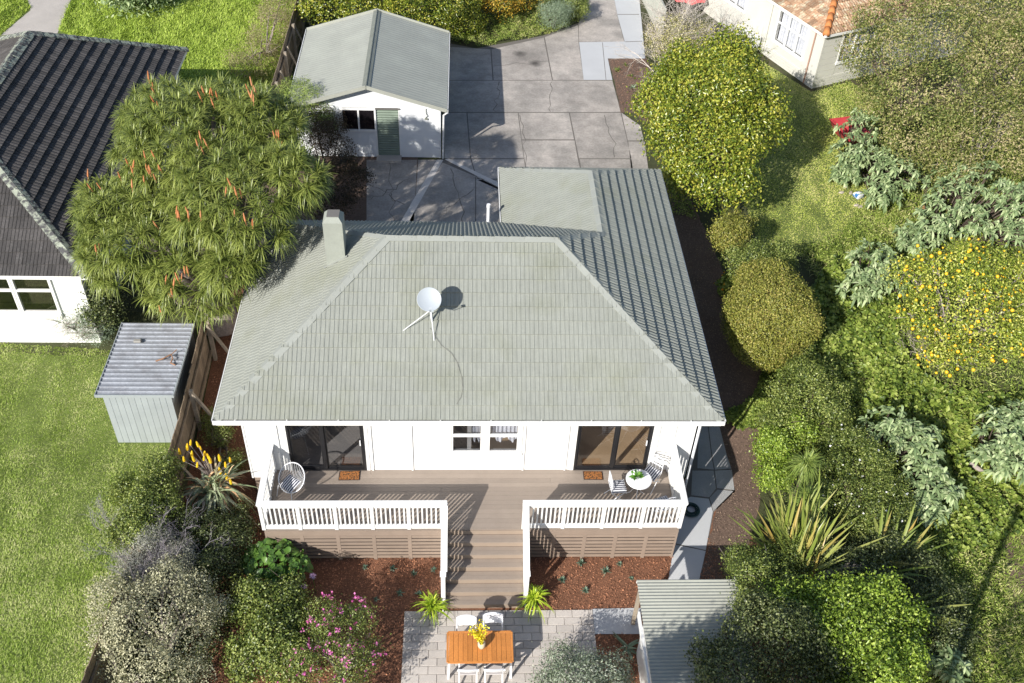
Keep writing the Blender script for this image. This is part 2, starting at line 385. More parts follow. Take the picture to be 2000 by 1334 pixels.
# ================================================================= ground and paving
g = MB(); xs = [-90, 120]; ys = [-60, 2, 7, 170]
for i in range(3): g.add([(xs[0], ys[i], zt(ys[i])), (xs[1], ys[i], zt(ys[i])), (xs[1], ys[i + 1], zt(ys[i + 1])), (xs[0], ys[i + 1], zt(ys[i + 1]))], [(0, 1, 2, 3)])
struct(g.build('ground', M_GROUND, loc=(0, 0, 0)))
LAWN_A = [(-13, -8), (-2.1, -8), (-1.75, -2), (-1.7, 5.2), (-13, 5.6)]
LAWN_B = px((0, 60), (60, 60), (115, 60), (540, 170), (600, 20), (640, -60), (-500, -60), (-500, 60))
LAWN_C = px((1410, 70), (1480, 115), (1585, 180), (1660, 160), (1720, 200), (1690, 420), (1640, 470), (1560, 500), (1480, 470), (1420, 300))
struct(sheet('lawn', [rough_poly(LAWN_A), rough_poly([(-14, 18.5), (-1.3, 17), (-1.3, 34), (-14, 34)])], .004, M_LAWN))
struct(sheet('side_lawn', [rough_poly(LAWN_C)], .004, M_LAWN))
struct(sheet('neighbour_path', [px((0, 70), (60, 62), (112, 66), (150, -30), (45, -30), (60, 20))], .008, M_CONC2))
# garden soil
MULCH = [(-1.35, -7), (13.6, -7), (13.6, -1.2), (12.9, .3), (12.3, 1.1), (-1.35, 1.1)]
struct(sheet('garden_bed', [MULCH, [(-1.4, 1.1), (.6, 1.1), (.6, 9), (-1.4, 9)]], .006, M_MULCH))
DIRT = px((1297, 350), (1330, 350), (1400, 500), (1480, 700), (1500, 830), (1480, 1000), (1440, 1130), (1368, 1130), (1400, 990), (1430, 960), (1400, 828), (1340, 560))
struct(sheet('side_soil', [rough_poly(DIRT), rough_poly([(-.5, 7.9), (4.2, 7.9), (4.2, 15.7), (-1.2, 15.7)], .05)], .010, M_SOIL))
struct(sheet('driveway_bed', [rough_poly(px((1187, 115), (1262, 110), (1285, 180), (1262, 250), (1240, 220), (1212, 220), (1198, 157)))], .010, M_SOIL))
# driveway: dark joint sheet with slabs proud of it
DRIVE = px((878, 85), (930, 95), (1060, 70), (1130, 45), (1160, -40), (1200, -40), (1225, 82), (1131, 83), (1140, 157), (1196, 157), (1214, 220), (1250, 245), (1268, 340), (1268, 450), (975, 450), (716, 450), (716, 312), (872, 312))
struct(sheet('driveway_base', [DRIVE], .008, M_JOINT))
SL = [[(872, 92), (958, 97), (962, 157), (872, 157)], [(960, 97), (1062, 74), (1078, 157), (964, 157)], [(1064, 73), (1129, 50), (1130, 83), (1140, 157), (1080, 157)],
      [(1130, 47), (1160, -40), (1192, -40), (1206, 32), (1219, 82), (1131, 82)],
      [(868, 158), (1196, 158), (1212, 219.5), (868, 219.5)], [(868, 221), (911, 221), (918, 310), (868, 310)], [(913, 221), (1011, 221), (1023, 310), (920, 310)],
      [(1013, 221), (1111, 221), (1121, 273), (1019, 273)], [(1019.5, 275), (1122, 275), (1128, 310), (1135, 340), (1030, 340), (1024, 310)], [(1113, 221), (1212, 221), (1233, 310), (1131, 310)],
      [(1214, 221), (1250, 246), (1258, 275), (1226, 275)], [(1227, 277), (1259, 277), (1268, 345), (1268, 400), (1240, 400)], [(1132, 311.5), (1233, 311.5), (1243, 380), (1145, 380)],
      [(921, 311.5), (1023, 311.5), (1030, 350), (932, 350)], [(872, 312), (919, 312), (931, 352), (924, 336)], [(932, 352), (1030, 352), (1030, 375), (977, 372)],
      [(716, 313), (815, 313), (808, 440), (716, 440)], [(817, 313), (852, 313), (812, 383)], [(864, 318), (928, 345), (928, 440), (790, 440)], [(930, 346), (975, 368), (975, 440), (930, 440)]]
struct(sheet('driveway', [px(*q) for q in SL], .016, M_CONC))
struct(sheet('drain_strip', [px((853, 313), (866, 313), (795, 440), (779, 440)), px((868, 312), (877, 311), (979, 360), (977, 368))], .024, mat('pale_drain_concrete', (.62, .58, .54), .85, [(2, .15), (30, .12)])))
struct(sheet('concrete_strip', [px((1192, -40), (1245, -40), (1260, 115), (1187, 115), (1196, 157), (1140, 157), (1131, 83), (1220, 82), (1206, 31))], .020, M_CONCN))
struct(sheet('strip_joint', [px((1206, 28.5), (1248, 28.5), (1248, 29.5), (1206, 29.5)), px((1176, 84), (1177, 84), (1184, 157), (1183, 157)), px((1221, 82), (1254, 81), (1254, 82), (1221, 83))], .024, M_JOINT))
cm_ = MB()
def crack(u0, v0, u1, v1, n=9, w=.014):
    a = gg(u0, v0); b = gg(u1, v1); pts = []
    for i in range(n + 1):
        q = a + (b - a) * i / n; j = .07 if 0 < i < n else 0; pts.append((q[0] + random.gauss(0, j), q[1] + random.gauss(0, j)))
    for p, q in zip(pts, pts[1:]):
        d = Vector((q[0] - p[0], q[1] - p[1])).normalized() * random.uniform(.5, 1.2) * w; z = zt(p[1]) + .020
        cm_.add([(p[0] - d.y, p[1] + d.x, z), (p[0] + d.y, p[1] - d.x, z), (q[0] + d.y, q[1] - d.x, z), (q[0] - d.y, q[1] + d.x, z)], [(0, 1, 2, 3)])
for c_ in ((975, 160, 968, 219), (1078, 160, 1075, 219), (760, 314, 770, 440), (725, 390, 800, 350), (860, 420, 925, 370), (880, 330, 905, 440), (1180, 225, 1200, 308), (1030, 340, 1015, 225), (720, 360, 790, 400), (960, 130, 1070, 120)): crack(*c_)
struct(cm_.build('driveway_cracks', M_JOINT))
# side path
struct(sheet('side_path_base', [px((1345, 828), (1407, 828), (1436, 960), (1394, 1001), (1366, 1140), (1303, 1140), (1322, 1040), (1345, 935))], .010, M_JOINT))
struct(sheet('side_path', [px(*q) for q in ([(1366, 826), (1381, 826), (1394, 918), (1362, 915)], [(1383, 826), (1403, 826), (1428, 916), (1396, 918)], [(1352, 920), (1394, 920), (1398, 955), (1385, 972), (1350, 968)],
       [(1396, 920), (1429, 918), (1434, 958), (1400, 954)], [(1401, 957), (1432, 960), (1393, 999), (1386, 973)])], .018, M_AGG))
struct(sheet('garden_path', [px(*q) for q in ([(1349, 971), (1384, 975), (1392, 1000), (1378, 1075), (1318, 1062), (1340, 975)], [(1317, 1064), (1378, 1077), (1364, 1140), (1304, 1140)], [(1154, 1190), (1252, 1188), (1252, 1239), (1159, 1239)])], .018, M_CONCN))
# patio pavers
PAT = [px((789, 1197))[0], px((1154, 1190))[0], px((1170, 1340))[0], px((778, 1340))[0]]
x0, x1 = 4.52, 9.02; ytop = -2.93
struct(sheet('patio_bed', [[(x0, ytop), (x1, ytop), (x1, -6.4), (x0, -6.4)]], .012, M_SAND))
mb = MB(); pw, ph = .40, .205; r = 0; y = ytop
while y > -6.3:
    off = -(r % 2) * pw / 2; x = x0 + off
    while x < x1 - .02:
        a = max(x, x0) + .004; b = min(x + pw, x1) - .004; j = [random.uniform(-.002, .002) for _ in range(4)]
        if b - a > .03:
            z = .035 + random.uniform(-.002, .002); e = .006; y_1 = y - .004; y_0 = y - ph + .004
            mb.add([(a, y_0, .02), (b, y_0, .02), (b, y_1, .02), (a, y_1, .02), (a + e, y_0 + e, z), (b - e, y_0 + e, z), (b - e, y_1 - e, z), (a + e, y_1 - e, z)], [(4, 5, 6, 7), (0, 1, 5, 4), (1, 2, 6, 5), (2, 3, 7, 6), (3, 0, 4, 7)])
        x += pw
    y -= ph; r += 1
struct(mb.build('patio', M_PAVE))
def chips(name, P, n, holes=(), m=M_CHIP, L=.05, z=.014):
    X, Y = sample_poly(P, n, holes); n = len(X); P3 = np.stack([X, Y, ztv(Y) + z + rng.uniform(0, .02, n)], 1)
    D = rng.normal(size=(n, 3)) * [1, 1, .25]; N = np.tile([0, 0, 1.], (n, 1)) + rng.normal(0, .45, (n, 3))
    return stuff(link(name, leaf_mesh(P3, D, N, rng.uniform(.4, 1.3, n) * L, rng.uniform(.25, .6, n) * L, .1), m))
PATR = [(x0, ytop), (x1, ytop), (x1, -7), (x0, -7)]; DECKR = [(1.15, -1.4), (11.2, -1.4), (11.2, 1.2), (1.15, 1.2)]; STR = [(5.4, -3.1), (7.4, -3.1), (7.4, 0), (5.4, 0)]
chips('bark_mulch', [(-1.3, -6), (12.6, -6), (12.4, -1.2), (11.2, 1), (-1.3, 1)], 30000, (PATR, DECKR, STR, px((1303, 1140), (1322, 1040), (1345, 935), (1440, 950), (1394, 1001), (1366, 1140)), px((1154, 1190), (1252, 1188), (1252, 1239), (1159, 1239))))
chips('side_mulch', [(-1.3, 1), (.5, 1), (.5, 6), (-1.3, 6)], 5000)
chips('soil_litter', DIRT, 9000, (px((1366, 828), (1407, 828), (1436, 960), (1394, 1001), (1366, 1140), (1303, 1140), (1345, 935)),), mat('dry_litter', (.24, .17, .125), .9, isl=.6), .045)
chips('driveway_bed_litter', px((1190, 118), (1260, 115), (1275, 180), (1214, 218), (1200, 157)), 2500, m=mat('brown_litter', (.26, .15, .10), .9, isl=.6))
# ================================================================= grass
def grass(name, P, n, L, m, holes=(), clump=1.2, lean=.9, W=.013):
    X, Y = sample_poly(P, n, holes); n = len(X); l = lump(X, Y, 1.6); l2 = lump(X * 3 + 9, Y * 3, 1.3)
    B = np.stack([X, Y, ztv(Y) + .002], 1); a = l2 * 2 + rng.normal(0, 1.2, n)
    D = np.stack([np.cos(a) * lean, np.sin(a) * lean, np.ones(n)], 1) + rng.normal(0, .3, (n, 3)); h = L * np.clip(1 + .35 * l * clump + rng.normal(0, .25, n), .3, 2.4)
    return stuff(link(name, blade_mesh(B, D, h, W, .45, 2), m))
G_A = leaf('mown_grass', [(.125, .20, .016), (.24, .335, .045), (.37, .44, .12), (.52, .52, .25)], .55, .35, .3, .9, .45, 1.2)
G_B = leaf('lush_grass', [(.17, .25, .03), (.32, .42, .06), (.48, .56, .13)], .5, .35, .3, .7, .35, 1.2)
G_C = leaf('dry_short_grass', [(.26, .33, .04), (.40, .46, .09), (.54, .56, .16), (.60, .53, .25)], .6, .3, .2, .5, .35, 1.15)
grass('grass', [(-11, -7), (-2.0, -7), (-1.6, -2), (-1.6, 5.3), (-8, 5.8)], 160000, .09, G_A, ([(-3.6, 2.3), (-1.7, 2.3), (-1.7, 5.2), (-3.6, 5.2)],))
grass('rear_grass', px((115, 60), (350, 160), (545, 180), (592, 0), (600, -30), (160, -30), (130, 20)), 75000, .2, G_B, lean=.8, W=.028, clump=2)
grass('rear_grass', px((0, 70), (60, 15), (40, -30), (-90, -30), (-90, 60)), 12000, .2, G_B, lean=.8, W=.028)
grass('side_grass', LAWN_C, 70000, .06, G_C, W=.02)
# ================================================================= tiled roofs
PR_FLAT = [(0.0, .003), (.02, .003), (.045, .016), (.095, .016), (.12, .003), (.52, .003), (.545, .016), (.595, .016), (.62, .003), (.985, .003), (.998, -.004)]
PR_ROLL = [(0.0, -.015), (.04, .01), (.12, .03), (.22, .034), (.3, .012), (.42, .004), (.52, .02), (.62, .034), (.72, .03), (.80, .006), (.95, .002), (.98, -.015)]
def tile_face(mb, O, U, Vv, u0, u1, slope, gauge, per, clips, prof, lip, jit=.0016, stag=.5):
    O = Vector(O); U = Vector(U).normalized(); Vv = Vector(Vv).normalized(); Nn = U.cross(Vv)
    bm = bmesh.new(); nc = int(math.ceil(slope / gauge)); 
    for c in range(nc):
        off = (c % 2) * stag * per; k = int((u1 - u0) / per) + 2
        for i in range(-1, k):
            ua = u0 + i * per + off; dz = random.uniform(-jit, jit); dl = random.uniform(0, jit); dv = random.uniform(-jit, jit) * .9
            rows = []
            for (vv, hh) in ((c * gauge + dv, -.02), (c * gauge + dv, lip + dl), ((c + 1) * gauge + .015, .0)):
                rows.append([bm.verts.new(O + U * (ua + p * per) + Vv * vv + Nn * ((hh + ph * (1 if hh > 0 else .8) + dz) if hh > -.01 else -.03)) for p, ph in prof])
            for a, b in ((0, 1), (1, 2)):
                for j in range(len(prof) - 1): bm.faces.new((rows[a][j], rows[a][j + 1], rows[b][j + 1], rows[b][j]))
    for co, no in clips:
        bmesh.ops.bisect_plane(bm, geom=bm.verts[:] + bm.edges[:] + bm.faces[:], plane_co=co, plane_no=no, clear_outer=True)
    bm.verts.index_update(); mb.add([v.co for v in bm.verts], [[v.index for v in f.verts] for f in bm.faces]); bm.free()
def caps(mb, a, b, n1, n2, w=.13, seg=.40, h=.035, ov=.012):
    """angular ridge caps from a (low end) to b; n1, n2: the two roof normals"""
    a = Vector(a); b = Vector(b); d = b - a; L = d.length; d.normalize(); n1 = Vector(n1).normalized(); n2 = Vector(n2).normalized()
    s1 = d.cross(n1); s2 = -d.cross(n2)
    if s1.dot(n2) > 0: s1 = -s1
    if s2.dot(n1) > 0: s2 = -s2
    up = (n1 + n2).normalized(); n = max(1, round(L / seg)); seg = L / n
    for i in range(n):
        p = a + d * (i * seg - .02); q = a + d * ((i + 1) * seg + .01); lo = ov + random.uniform(0, .004)
        vs = []
        for pt, e in ((p, h + lo), (q, h)):
            vs += [pt + s1 * w + n1 * (e - .045), pt + s1 * w + n1 * e, pt + up * (e * 1.25), pt + s2 * w + n2 * e, pt + s2 * w + n2 * (e - .045)]
        mb.add(vs, [(0, 1, 6, 5), (1, 2, 7, 6), (2, 3, 8, 7), (3, 4, 9, 8), (0, 4, 3, 2, 1)[::-1], (5, 6, 7, 8, 9)[::-1]])
def nrm(a, b): return Vector(a).cross(Vector(b)).normalized()
# ================================================================= main house
W_, D1, D2, XW, T = 12.2, 7.96, 10.94, 6.97, .6216; ZE = 3.44; w_ = (W_ - XW) / 2
house = thing('house', 'white house with pale sage tiled hip roof, chimney and front deck in the centre', 'house', (6.1, .5, 0))
cs = math.cos(math.atan(T)); sn = math.sin(math.atan(T))
g_ = .06
R1 = Vector((D1 / 2, D1 / 2, ZE + T * D1 / 2)); R2 = Vector((W_ - D1 / 2, D1 / 2, ZE + T * D1 / 2))
WR2 = Vector((W_ - w_, D2 - w_, ZE + T * w_)); WR1 = Vector((W_ - w_, D1 - w_, ZE + T * w_))
nF = Vector((0, -sn, cs)); nB = Vector((0, sn, cs)); nL = Vector((-sn, 0, cs)); nR = Vector((sn, 0, cs))
gauge = .352; per = .215; lip = .031
rm = MB(); gs = g_ 
def hipclip(p, d, keep):  # vertical plane through p along d; keep: a point kept
    n = Vector((d[1], -d[0], 0)).normalized()
    if n.dot(Vector(keep) - Vector(p)) > 0: n = -n
    return (Vector(p), n)
# front
tile_face(rm, (0, gs, ZE + T * gs), (1, 0, 0), (0, cs, sn), gs, W_, D1 / 2 / cs, gauge, per, [hipclip((0, 0, 0), (1, 1), (6, 1, 0)), hipclip((W_, 0, 0), (-1, 1), (6, 1, 0)), ((0, D1 / 2, 0), (0, 1, 0)), ((gs, 0, 0), (-1, 0, 0)), ((W_ - gs, 0, 0), (1, 0, 0))], PR_FLAT, lip)
# left
tile_face(rm, (gs, D1, ZE + T * gs), (0, -1, 0), (cs, 0, sn), gs, D1, D1 / 2 / cs, gauge, per, [hipclip((0, 0, 0), (1, 1), (1, 4, 0)), hipclip((0, D1, 0), (1, -1), (1, 4, 0)), ((0, gs, 0), (0, -1, 0)), ((0, D1 - gs, 0), (0, 1, 0))], PR_FLAT, lip)
# right, lower and upper pieces
cr = [((0, D1 - w_, 0), (0, 1, 0))]
tile_face(rm, (W_ - gs, 0, ZE + T * gs), (0, 1, 0), (-cs, 0, sn), gs, D1 - w_, D1 / 2 / cs, gauge, per, [hipclip((W_, 0, 0), (-1, 1), (12, 3, 0)), hipclip((R2.x, R2.y, 0), (1, 1), (12, 4, 0)), ((0, D1 - w_, 0), (0, 1, 0)), ((0, gs, 0), (0, -1, 0))], PR_ROLL, lip * 1.15)
tile_face(rm, (W_ - gs, 0, ZE + T * gs), (0, 1, 0), (-cs, 0, sn), gs, D2, w_ / cs, gauge, per, [hipclip((W_, D2, 0), (-1, -1), (12, 6, 0)), ((0, D1 - w_, 0), (0, -1, 0)), ((W_ - w_, 0, 0), (-1, 0, 0)), ((0, D2 - gs, 0), (0, 1, 0))], PR_ROLL, lip * 1.15)
# back of the main roof
tile_face(rm, (W_, D1 - gs, ZE + T * gs), (-1, 0, 0), (0, -cs, sn), 0, W_, D1 / 2 / cs, gauge, per, [hipclip((0, D1, 0), (1, -1), (5, 7, 0)), ((0, D1 / 2, 0), (0, -1, 0)), hipclip((R2.x, R2.y, 0), (1, 1), (5, 7, 0)), hipclip((XW, D1, 0), (1, -1), (5, 7, 0)), ((gs, 0, 0), (-1, 0, 0))], PR_ROLL, lip * 1.15)
# wing, left and rear
tile_face(rm, (XW + gs, D2, ZE + T * gs), (0, -1, 0), (cs, 0, sn), gs, D2 - 4, w_ / cs, gauge, per, [hipclip((XW, D1, 0), (1, -1), (8, 9, 0)), hipclip((XW, D2, 0), (1, -1), (8, 8, 0)), ((W_ - w_, 0, 0), (1, 0, 0)), ((0, D2 - gs, 0), (0, 1, 0))], PR_FLAT, lip)
tile_face(rm, (W_, D2 - gs, ZE + T * gs), (-1, 0, 0), (0, -cs, sn), gs, W_ - XW, w_ / cs, gauge, per, [hipclip((XW, D2, 0), (1, -1), (9.5, 10.5, 0)), hipclip((W_, D2, 0), (-1, -1), (9.5, 10.5, 0))], PR_ROLL, lip)
# sarking under the tiles, closes the roof body
s = -.045
def q3(p): return (p[0], p[1], p[2] + s)
A0, A1, A2, A3, A4, A5 = (.08, .08, ZE + .03), (W_ - .08, .08, ZE + .03), (W_ - .08, D2 - .08, ZE + .03), (XW + .08, D2 - .08, ZE + .03), (XW + .08, D1, ZE + .03), (.08, D1 - .08, ZE + .03)
rm2 = MB().add([q3(p) for p in (A0, A1, A2, A3, A4, A5, R1, R2, WR1, WR2)], [(0, 1, 7, 6), (1, 2, 9, 8, 7), (2, 3, 9), (3, 4, 8, 9), (4, 5, 6, 7, 8), (5, 0, 6), (5, 4, 3, 2, 1, 0)])
rm.add(rm2.V, rm2.F)
roof = rm.build('roof', M_ROOF, house)
cm = MB()
low = lambda x, y: (x, y, ZE + T * .06 - .01)
caps(cm, low(.1, .1), R1, nF, nL); caps(cm, low(W_ - .1, .1), R2, nF, nR); caps(cm, low(.1, D1 - .1), R1, nB, nL, w=.11)
caps(cm, R1, R2, nF, nB, w=.12); caps(cm, WR1, R2, nB, nR, w=.12); caps(cm, WR1, WR2, nL, nR, w=.12)
caps(cm, low(XW + .1, D2 - .1), WR2, nB, nL, w=.12); caps(cm, low(W_ - .1, D2 - .1), WR2, nB, nR, w=.12)
cm.build('ridge_caps', M_CAP, roof)
# gutters: outer lip, floor and fascia around the eaves
gm = MB(); gi = MB()
EV = [((0, 0), (W_, 0)), ((W_, 0), (W_, D2)), ((W_, D2), (XW, D2)), ((XW, D2), (XW, D1)), ((XW, D1), (0, D1)), ((0, D1), (0, 0))]
for k, (a, b) in enumerate(EV):
    a = Vector((*a, 0)); b = Vector((*b, 0)); d = (b - a).normalized(); inn = Vector((-d.y, d.x, 0)); e = .0
    zz = Vector((0, 0, ZE - .02))
    ex = Vector((0, 0, 0))
    gm.beam(a + inn * .011 + zz - d * 0, b + inn * .011 + zz, .022, .13)
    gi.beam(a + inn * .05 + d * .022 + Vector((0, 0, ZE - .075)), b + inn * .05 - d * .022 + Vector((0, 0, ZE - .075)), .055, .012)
    gm.beam(a + inn * .088 + d * .08 + Vector((0, 0, ZE - .09)), b + inn * .088 - d * .08 + Vector((0, 0, ZE - .09)), .02, .18)
x = .55
while x < W_: gm.box(x - .012, x + .012, .002, .09, ZE + .046, ZE + .052); x += 1.2
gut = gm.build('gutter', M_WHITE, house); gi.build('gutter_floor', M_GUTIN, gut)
MB().box(.1, W_ - .1, .1, D1 - .1, ZE - .13, ZE - .11).box(XW + .1, W_ - .1, D1 - .1, D2 - .1, ZE - .13, ZE - .11).build('soffit', M_WHITE, house)
# walls
YF = .45; XL, XR = .55, 11.65; ZF = 1.19; ZT = ZE - .13
OP = [(1.58, 3.46, 1.215, 3.22), (5.58, 7.30, 1.86, 3.10), (8.72, 10.60, 1.215, 3.22)]
wm = MB(); xs = XL
for a, b, z0, z1 in OP:
    wm.box(xs, a, YF, YF + .12, ZF - .3, ZT); wm.box(a, b, YF, YF + .12, z1, ZT); wm.box(a, b, YF, YF + .12, ZF - .3, z0); xs = b
wm.box(xs, XR, YF, YF + .12, ZF - .3, ZT)
wm.box(XL, XL + .12, YF + .12, D1 - .5, ZF - .3, ZT).box(XR - .12, XR, YF + .12, D2 - .5, ZF - .3, ZT).box(XL + .12, XW + .5, D1 - .62, D1 - .5, .6, ZT).box(XW + .5, XW + .62, D1 - .62, D2 - .5, .6, ZT).box(XW + .62, XR - .12, D2 - .62, D2 - .5, .6, ZT)
for x in (3.62, 4.62, 7.42, 8.5, 10.75, 11.15, 1.35): wm.box(x - .022, x + .022, YF - .03, YF, ZF - .02, ZT)
wm.box(XL - .012, XL + .03, YF - .016, YF + .03, ZF - .3, ZT).box(XR - .03, XR + .012, YF - .016, YF + .03, ZF - .3, ZT)
wm.build('wall', M_WHITE, house)
MB().box(XL + .04, XR - .04, YF + .03, YF + .1, 0, ZF - .3).box(XL + .04, XL + .1, YF + .1, D1 - .5, 0, ZF - .3).box(XR - .1, XR - .04, YF + .1, D2 - .5, 0, ZF - .3).build('foundation', M_SKIRT, house)
# rooms behind the glass
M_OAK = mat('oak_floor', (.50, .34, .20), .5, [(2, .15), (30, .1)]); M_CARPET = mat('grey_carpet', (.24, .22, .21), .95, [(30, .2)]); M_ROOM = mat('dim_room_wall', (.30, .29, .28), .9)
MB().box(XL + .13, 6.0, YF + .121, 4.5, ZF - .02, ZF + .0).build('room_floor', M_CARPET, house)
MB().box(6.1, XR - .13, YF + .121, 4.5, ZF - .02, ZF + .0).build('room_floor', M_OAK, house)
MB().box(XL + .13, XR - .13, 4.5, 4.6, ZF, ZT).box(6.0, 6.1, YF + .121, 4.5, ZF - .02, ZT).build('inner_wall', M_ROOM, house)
def pq(x0, x1, y, z0, z1): return MB().add([(x0, y, z0), (x1, y, z0), (x1, y, z1), (x0, y, z1)], [(0, 1, 2, 3)])
def slider(a, b, z0, z1, y, mid):
    f = MB(); t = .055
    f.box(a, a + t, y - .03, y + .07, z0, z1).box(b - t, b, y - .03, y + .07, z0, z1).box(a + t, b - t, y - .03, y + .07, z1 - t, z1).box(a + t, b - t, y - .03, y + .07, z0, z0 + .05)
    f.box(mid - .035, mid + .035, y - .012, y + .045, z0 + .05, z1 - t)
    for p, q, yy in ((a + t, mid - .035, y + .0), (mid + .035, b - t, y + .022)):
        f.box(p, p + .04, yy, yy + .025, z0 + .05, z1 - t).box(q - .04, q, yy, yy + .025, z0 + .05, z1 - t).box(p + .04, q - .04, yy, yy + .025, z0 + .05, z0 + .12).box(p + .04, q - .04, yy, yy + .025, z1 - t - .05, z1 - t)
    fr = f.build('sliding_door', M_ALU, house)
    pq(a + t + .04, mid - .075, y + .012, z0 + .12, z1 - t - .05).build('pane', M_GLASSD, fr)
    pq(mid + .075, b - t - .04, y + .034, z0 + .12, z1 - t - .05).build('pane', M_GLASSD, fr)
    MB().box(b - .12, b - .095, y - .035, y + .0, z0 + .95, z0 + 1.12).build('handle', M_METALW, fr)
    MB().box(a - .09, a, YF - .02, YF, z0 - .03, z1 + .09).box(b, b + .09, YF - .02, YF, z0 - .03, z1 + .09).box(a, b, YF - .02, YF, z1, z1 + .09).build('architrave', M_WHITE, fr)
slider(1.58, 3.46, 1.195, 3.22, YF + .0, 2.45); slider(8.72, 10.60, 1.195, 3.22, YF + .0, 9.72)
a, b, z0, z1 = OP[1]; f = MB(); y = YF
f.box(a - .07, b + .07, y - .05, y + .03, z0 - .10, z0 - .0).box(a - .06, a + .02, y - .03, y + .05, z0, z1 + .08).box(b - .02, b + .06, y - .03, y + .05, z0, z1 + .08).box(a + .02, b - .02, y - .03, y + .05, z1 - .02, z1 + .08)
mid = (a + b) / 2; f.box(mid - .07, mid + .07, y - .028, y + .05, z0, z1 - .02)
for p, q in ((a + .02, mid - .07), (mid + .07, b - .02)):
    f.box(p, p + .045, y - .015, y + .03, z0, z1 - .02).box(q - .045, q, y - .015, y + .03, z0, z1 - .02).box(p + .045, q - .045, y - .015, y + .03, z0, z0 + .06).box(p + .045, q - .045, y - .022, y + .03, z0 + .60, z0 + .68).box(p + .045, q - .045, y - .015, y + .03, z1 - .07, z1 - .02)
wf = f.build('window', M_WHITE, house)
M_GLOSSD = glassmat('window_glass', (.85, .87, .9), .2)
for p, q in ((a + .065, mid - .115), (mid + .115, b - .065)):
    m = pq(p, q, y + .003, z0 + .06, z0 + .60); m.add([(p, y + .003, z0 + .68), (q, y + .003, z0 + .68), (q, y + .003, z1 - .07), (p, y + .003, z1 - .07)], [(0, 1, 2, 3)]); m.build('pane', M_GLOSSD, wf)
    c = MB(); nn = 26; x_a = p if p > 6.4 else p + .45
    for i in range(nn + 1):
        xx = x_a + (q - x_a) * i / nn; yy = y + .17 + .03 * math.sin(i * 1.6); c.V += [(xx, yy, z0 + .3 + .1 * math.sin(i * .5)), (xx, yy, z1)]
    c.F = [(2 * i, 2 * i + 2, 2 * i + 3, 2 * i + 1) for i in range(nn)]; c.build('curtain', M_CURTAIN, wf)
# chimney
cx0, cx1, cy0, cy1, cz = 2.42, 2.90, 3.98, 4.46, 6.42
ch = MB().box(cx0, cx1, cy0, cy1, 4.6, cz - .12)
ch.add([(cx0, cy0, cz - .12), (cx1, cy0, cz - .12), (cx1, cy1, cz - .12), (cx0, cy1, cz - .12), (cx0 + .09, cy0 + .09, cz), (cx1 - .09, cy0 + .09, cz), (cx1 - .09, cy1 - .09, cz), (cx0 + .09, cy1 - .09, cz)], [(0, 1, 5, 4), (1, 2, 6, 5), (2, 3, 7, 6), (3, 0, 4, 7), (4, 5, 6, 7)])
chim = ch.build('chimney', M_CHIM, roof)
MB().box(cx0 + .10, cx1 - .08, cy0 + .10, cy1 - .08, cz + .002, cz + .014).build('flue_cap', M_GUTIN, chim)
fl = MB()
fl.beam((cx0 - .08, cy0 - .03, ZE + T * (cx0 - .08) + .045), (cx1 + .06, cy0 - .03, ZE + T * (cx1 + .06) + .045), .07, .012, (-.5, 0, 1))
fl.build('flashing', M_CAP, chim)
MB().tube([(6.62, 8.15, 0.74), (6.62, 8.15, 3.95)], .05, 10).tube([(6.62, 8.15, 3.9), (6.62, 8.15, 4.0)], .06, 10).build('vent_pipe', M_METALW, house)
dp = MB(); dp.tube([(12.05, .09, 3.4), (11.86, .25, 3.2), (11.73, .40, 3.0), (11.73, .40, .05)], .037, 8); dp.build('downpipe', M_METALW, house)
# ================================================================= deck, stair and railings
DX0, DX1, DYF, SX0, SX1 = 1.15, 11.18, -1.42, 5.47, 7.36
deck = thing('deck', 'brown timber deck with white balustrade and central stair in front of the house', 'deck', (6.2, -1.4, 0))
dm = MB(); y = YF - .004; k = 0
while y > DYF + .02:
    cuts = [DX0] + sorted(random.uniform(DX0 + 1, DX1 - 1) for _ in range(1)) + [DX1]
    for i in range(len(cuts) - 1): dm.box(cuts[i] + .001, cuts[i + 1] - .002, max(y - .136, DYF), y, ZF - .024, ZF)
    y -= .140
dm.build('deck_boards', M_DECK, deck)
sk = MB(); vo = MB()
for a, b in ((DX0, SX0 - .0), (SX1 + .0, DX1)):
    sk.box(a, b, DYF - .022, DYF, ZF - .20, ZF - .026); n = round((b - a) / .8)
    for i in range(n + 1):
        xx = a + (b - a) * i / n; sk.box(max(a, xx - .045), min(b, xx + .045), DYF - .024, DYF - .004, .0, ZF - .2)
    z = ZF - .215
    while z > .08: sk.box(a, b, DYF - .018, DYF - .008, max(z - .100, .01), z); z -= .135
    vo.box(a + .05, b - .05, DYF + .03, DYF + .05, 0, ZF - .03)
for xx in (DX0, DX1 - .02):
    z = ZF - .03
    while z > .08: sk.box(xx, xx + .02, DYF + .0, YF, z - .085, z); z -= .1
sk.build('skirting', M_SKIRT, deck); vo.build('skirting_gap_shade', M_DARK, deck)  # near-black sheet paints the shade behind the slats so their gaps read dark
nst = 7; rise = ZF / nst; run = .235
for i in range(nst):
    zt_ = ZF - rise * (i + 1); yb = DYF - run * i
    rs = MB().box(SX0, SX1, yb - .022, yb - .002, zt_ + .0, zt_ + rise - .026)
    rr = rs.build('riser', M_RISER, deck)
    if i < nst - 1:
        tm = MB(); 
        for (p, q) in ((.004, .115), (.119, run - .0)): tm.box(SX0 - .02, SX1 + .02, yb - .024 - q, yb - .024 - p, zt_ - .026, zt_)
        tm.build('tread', M_DECK, deck)
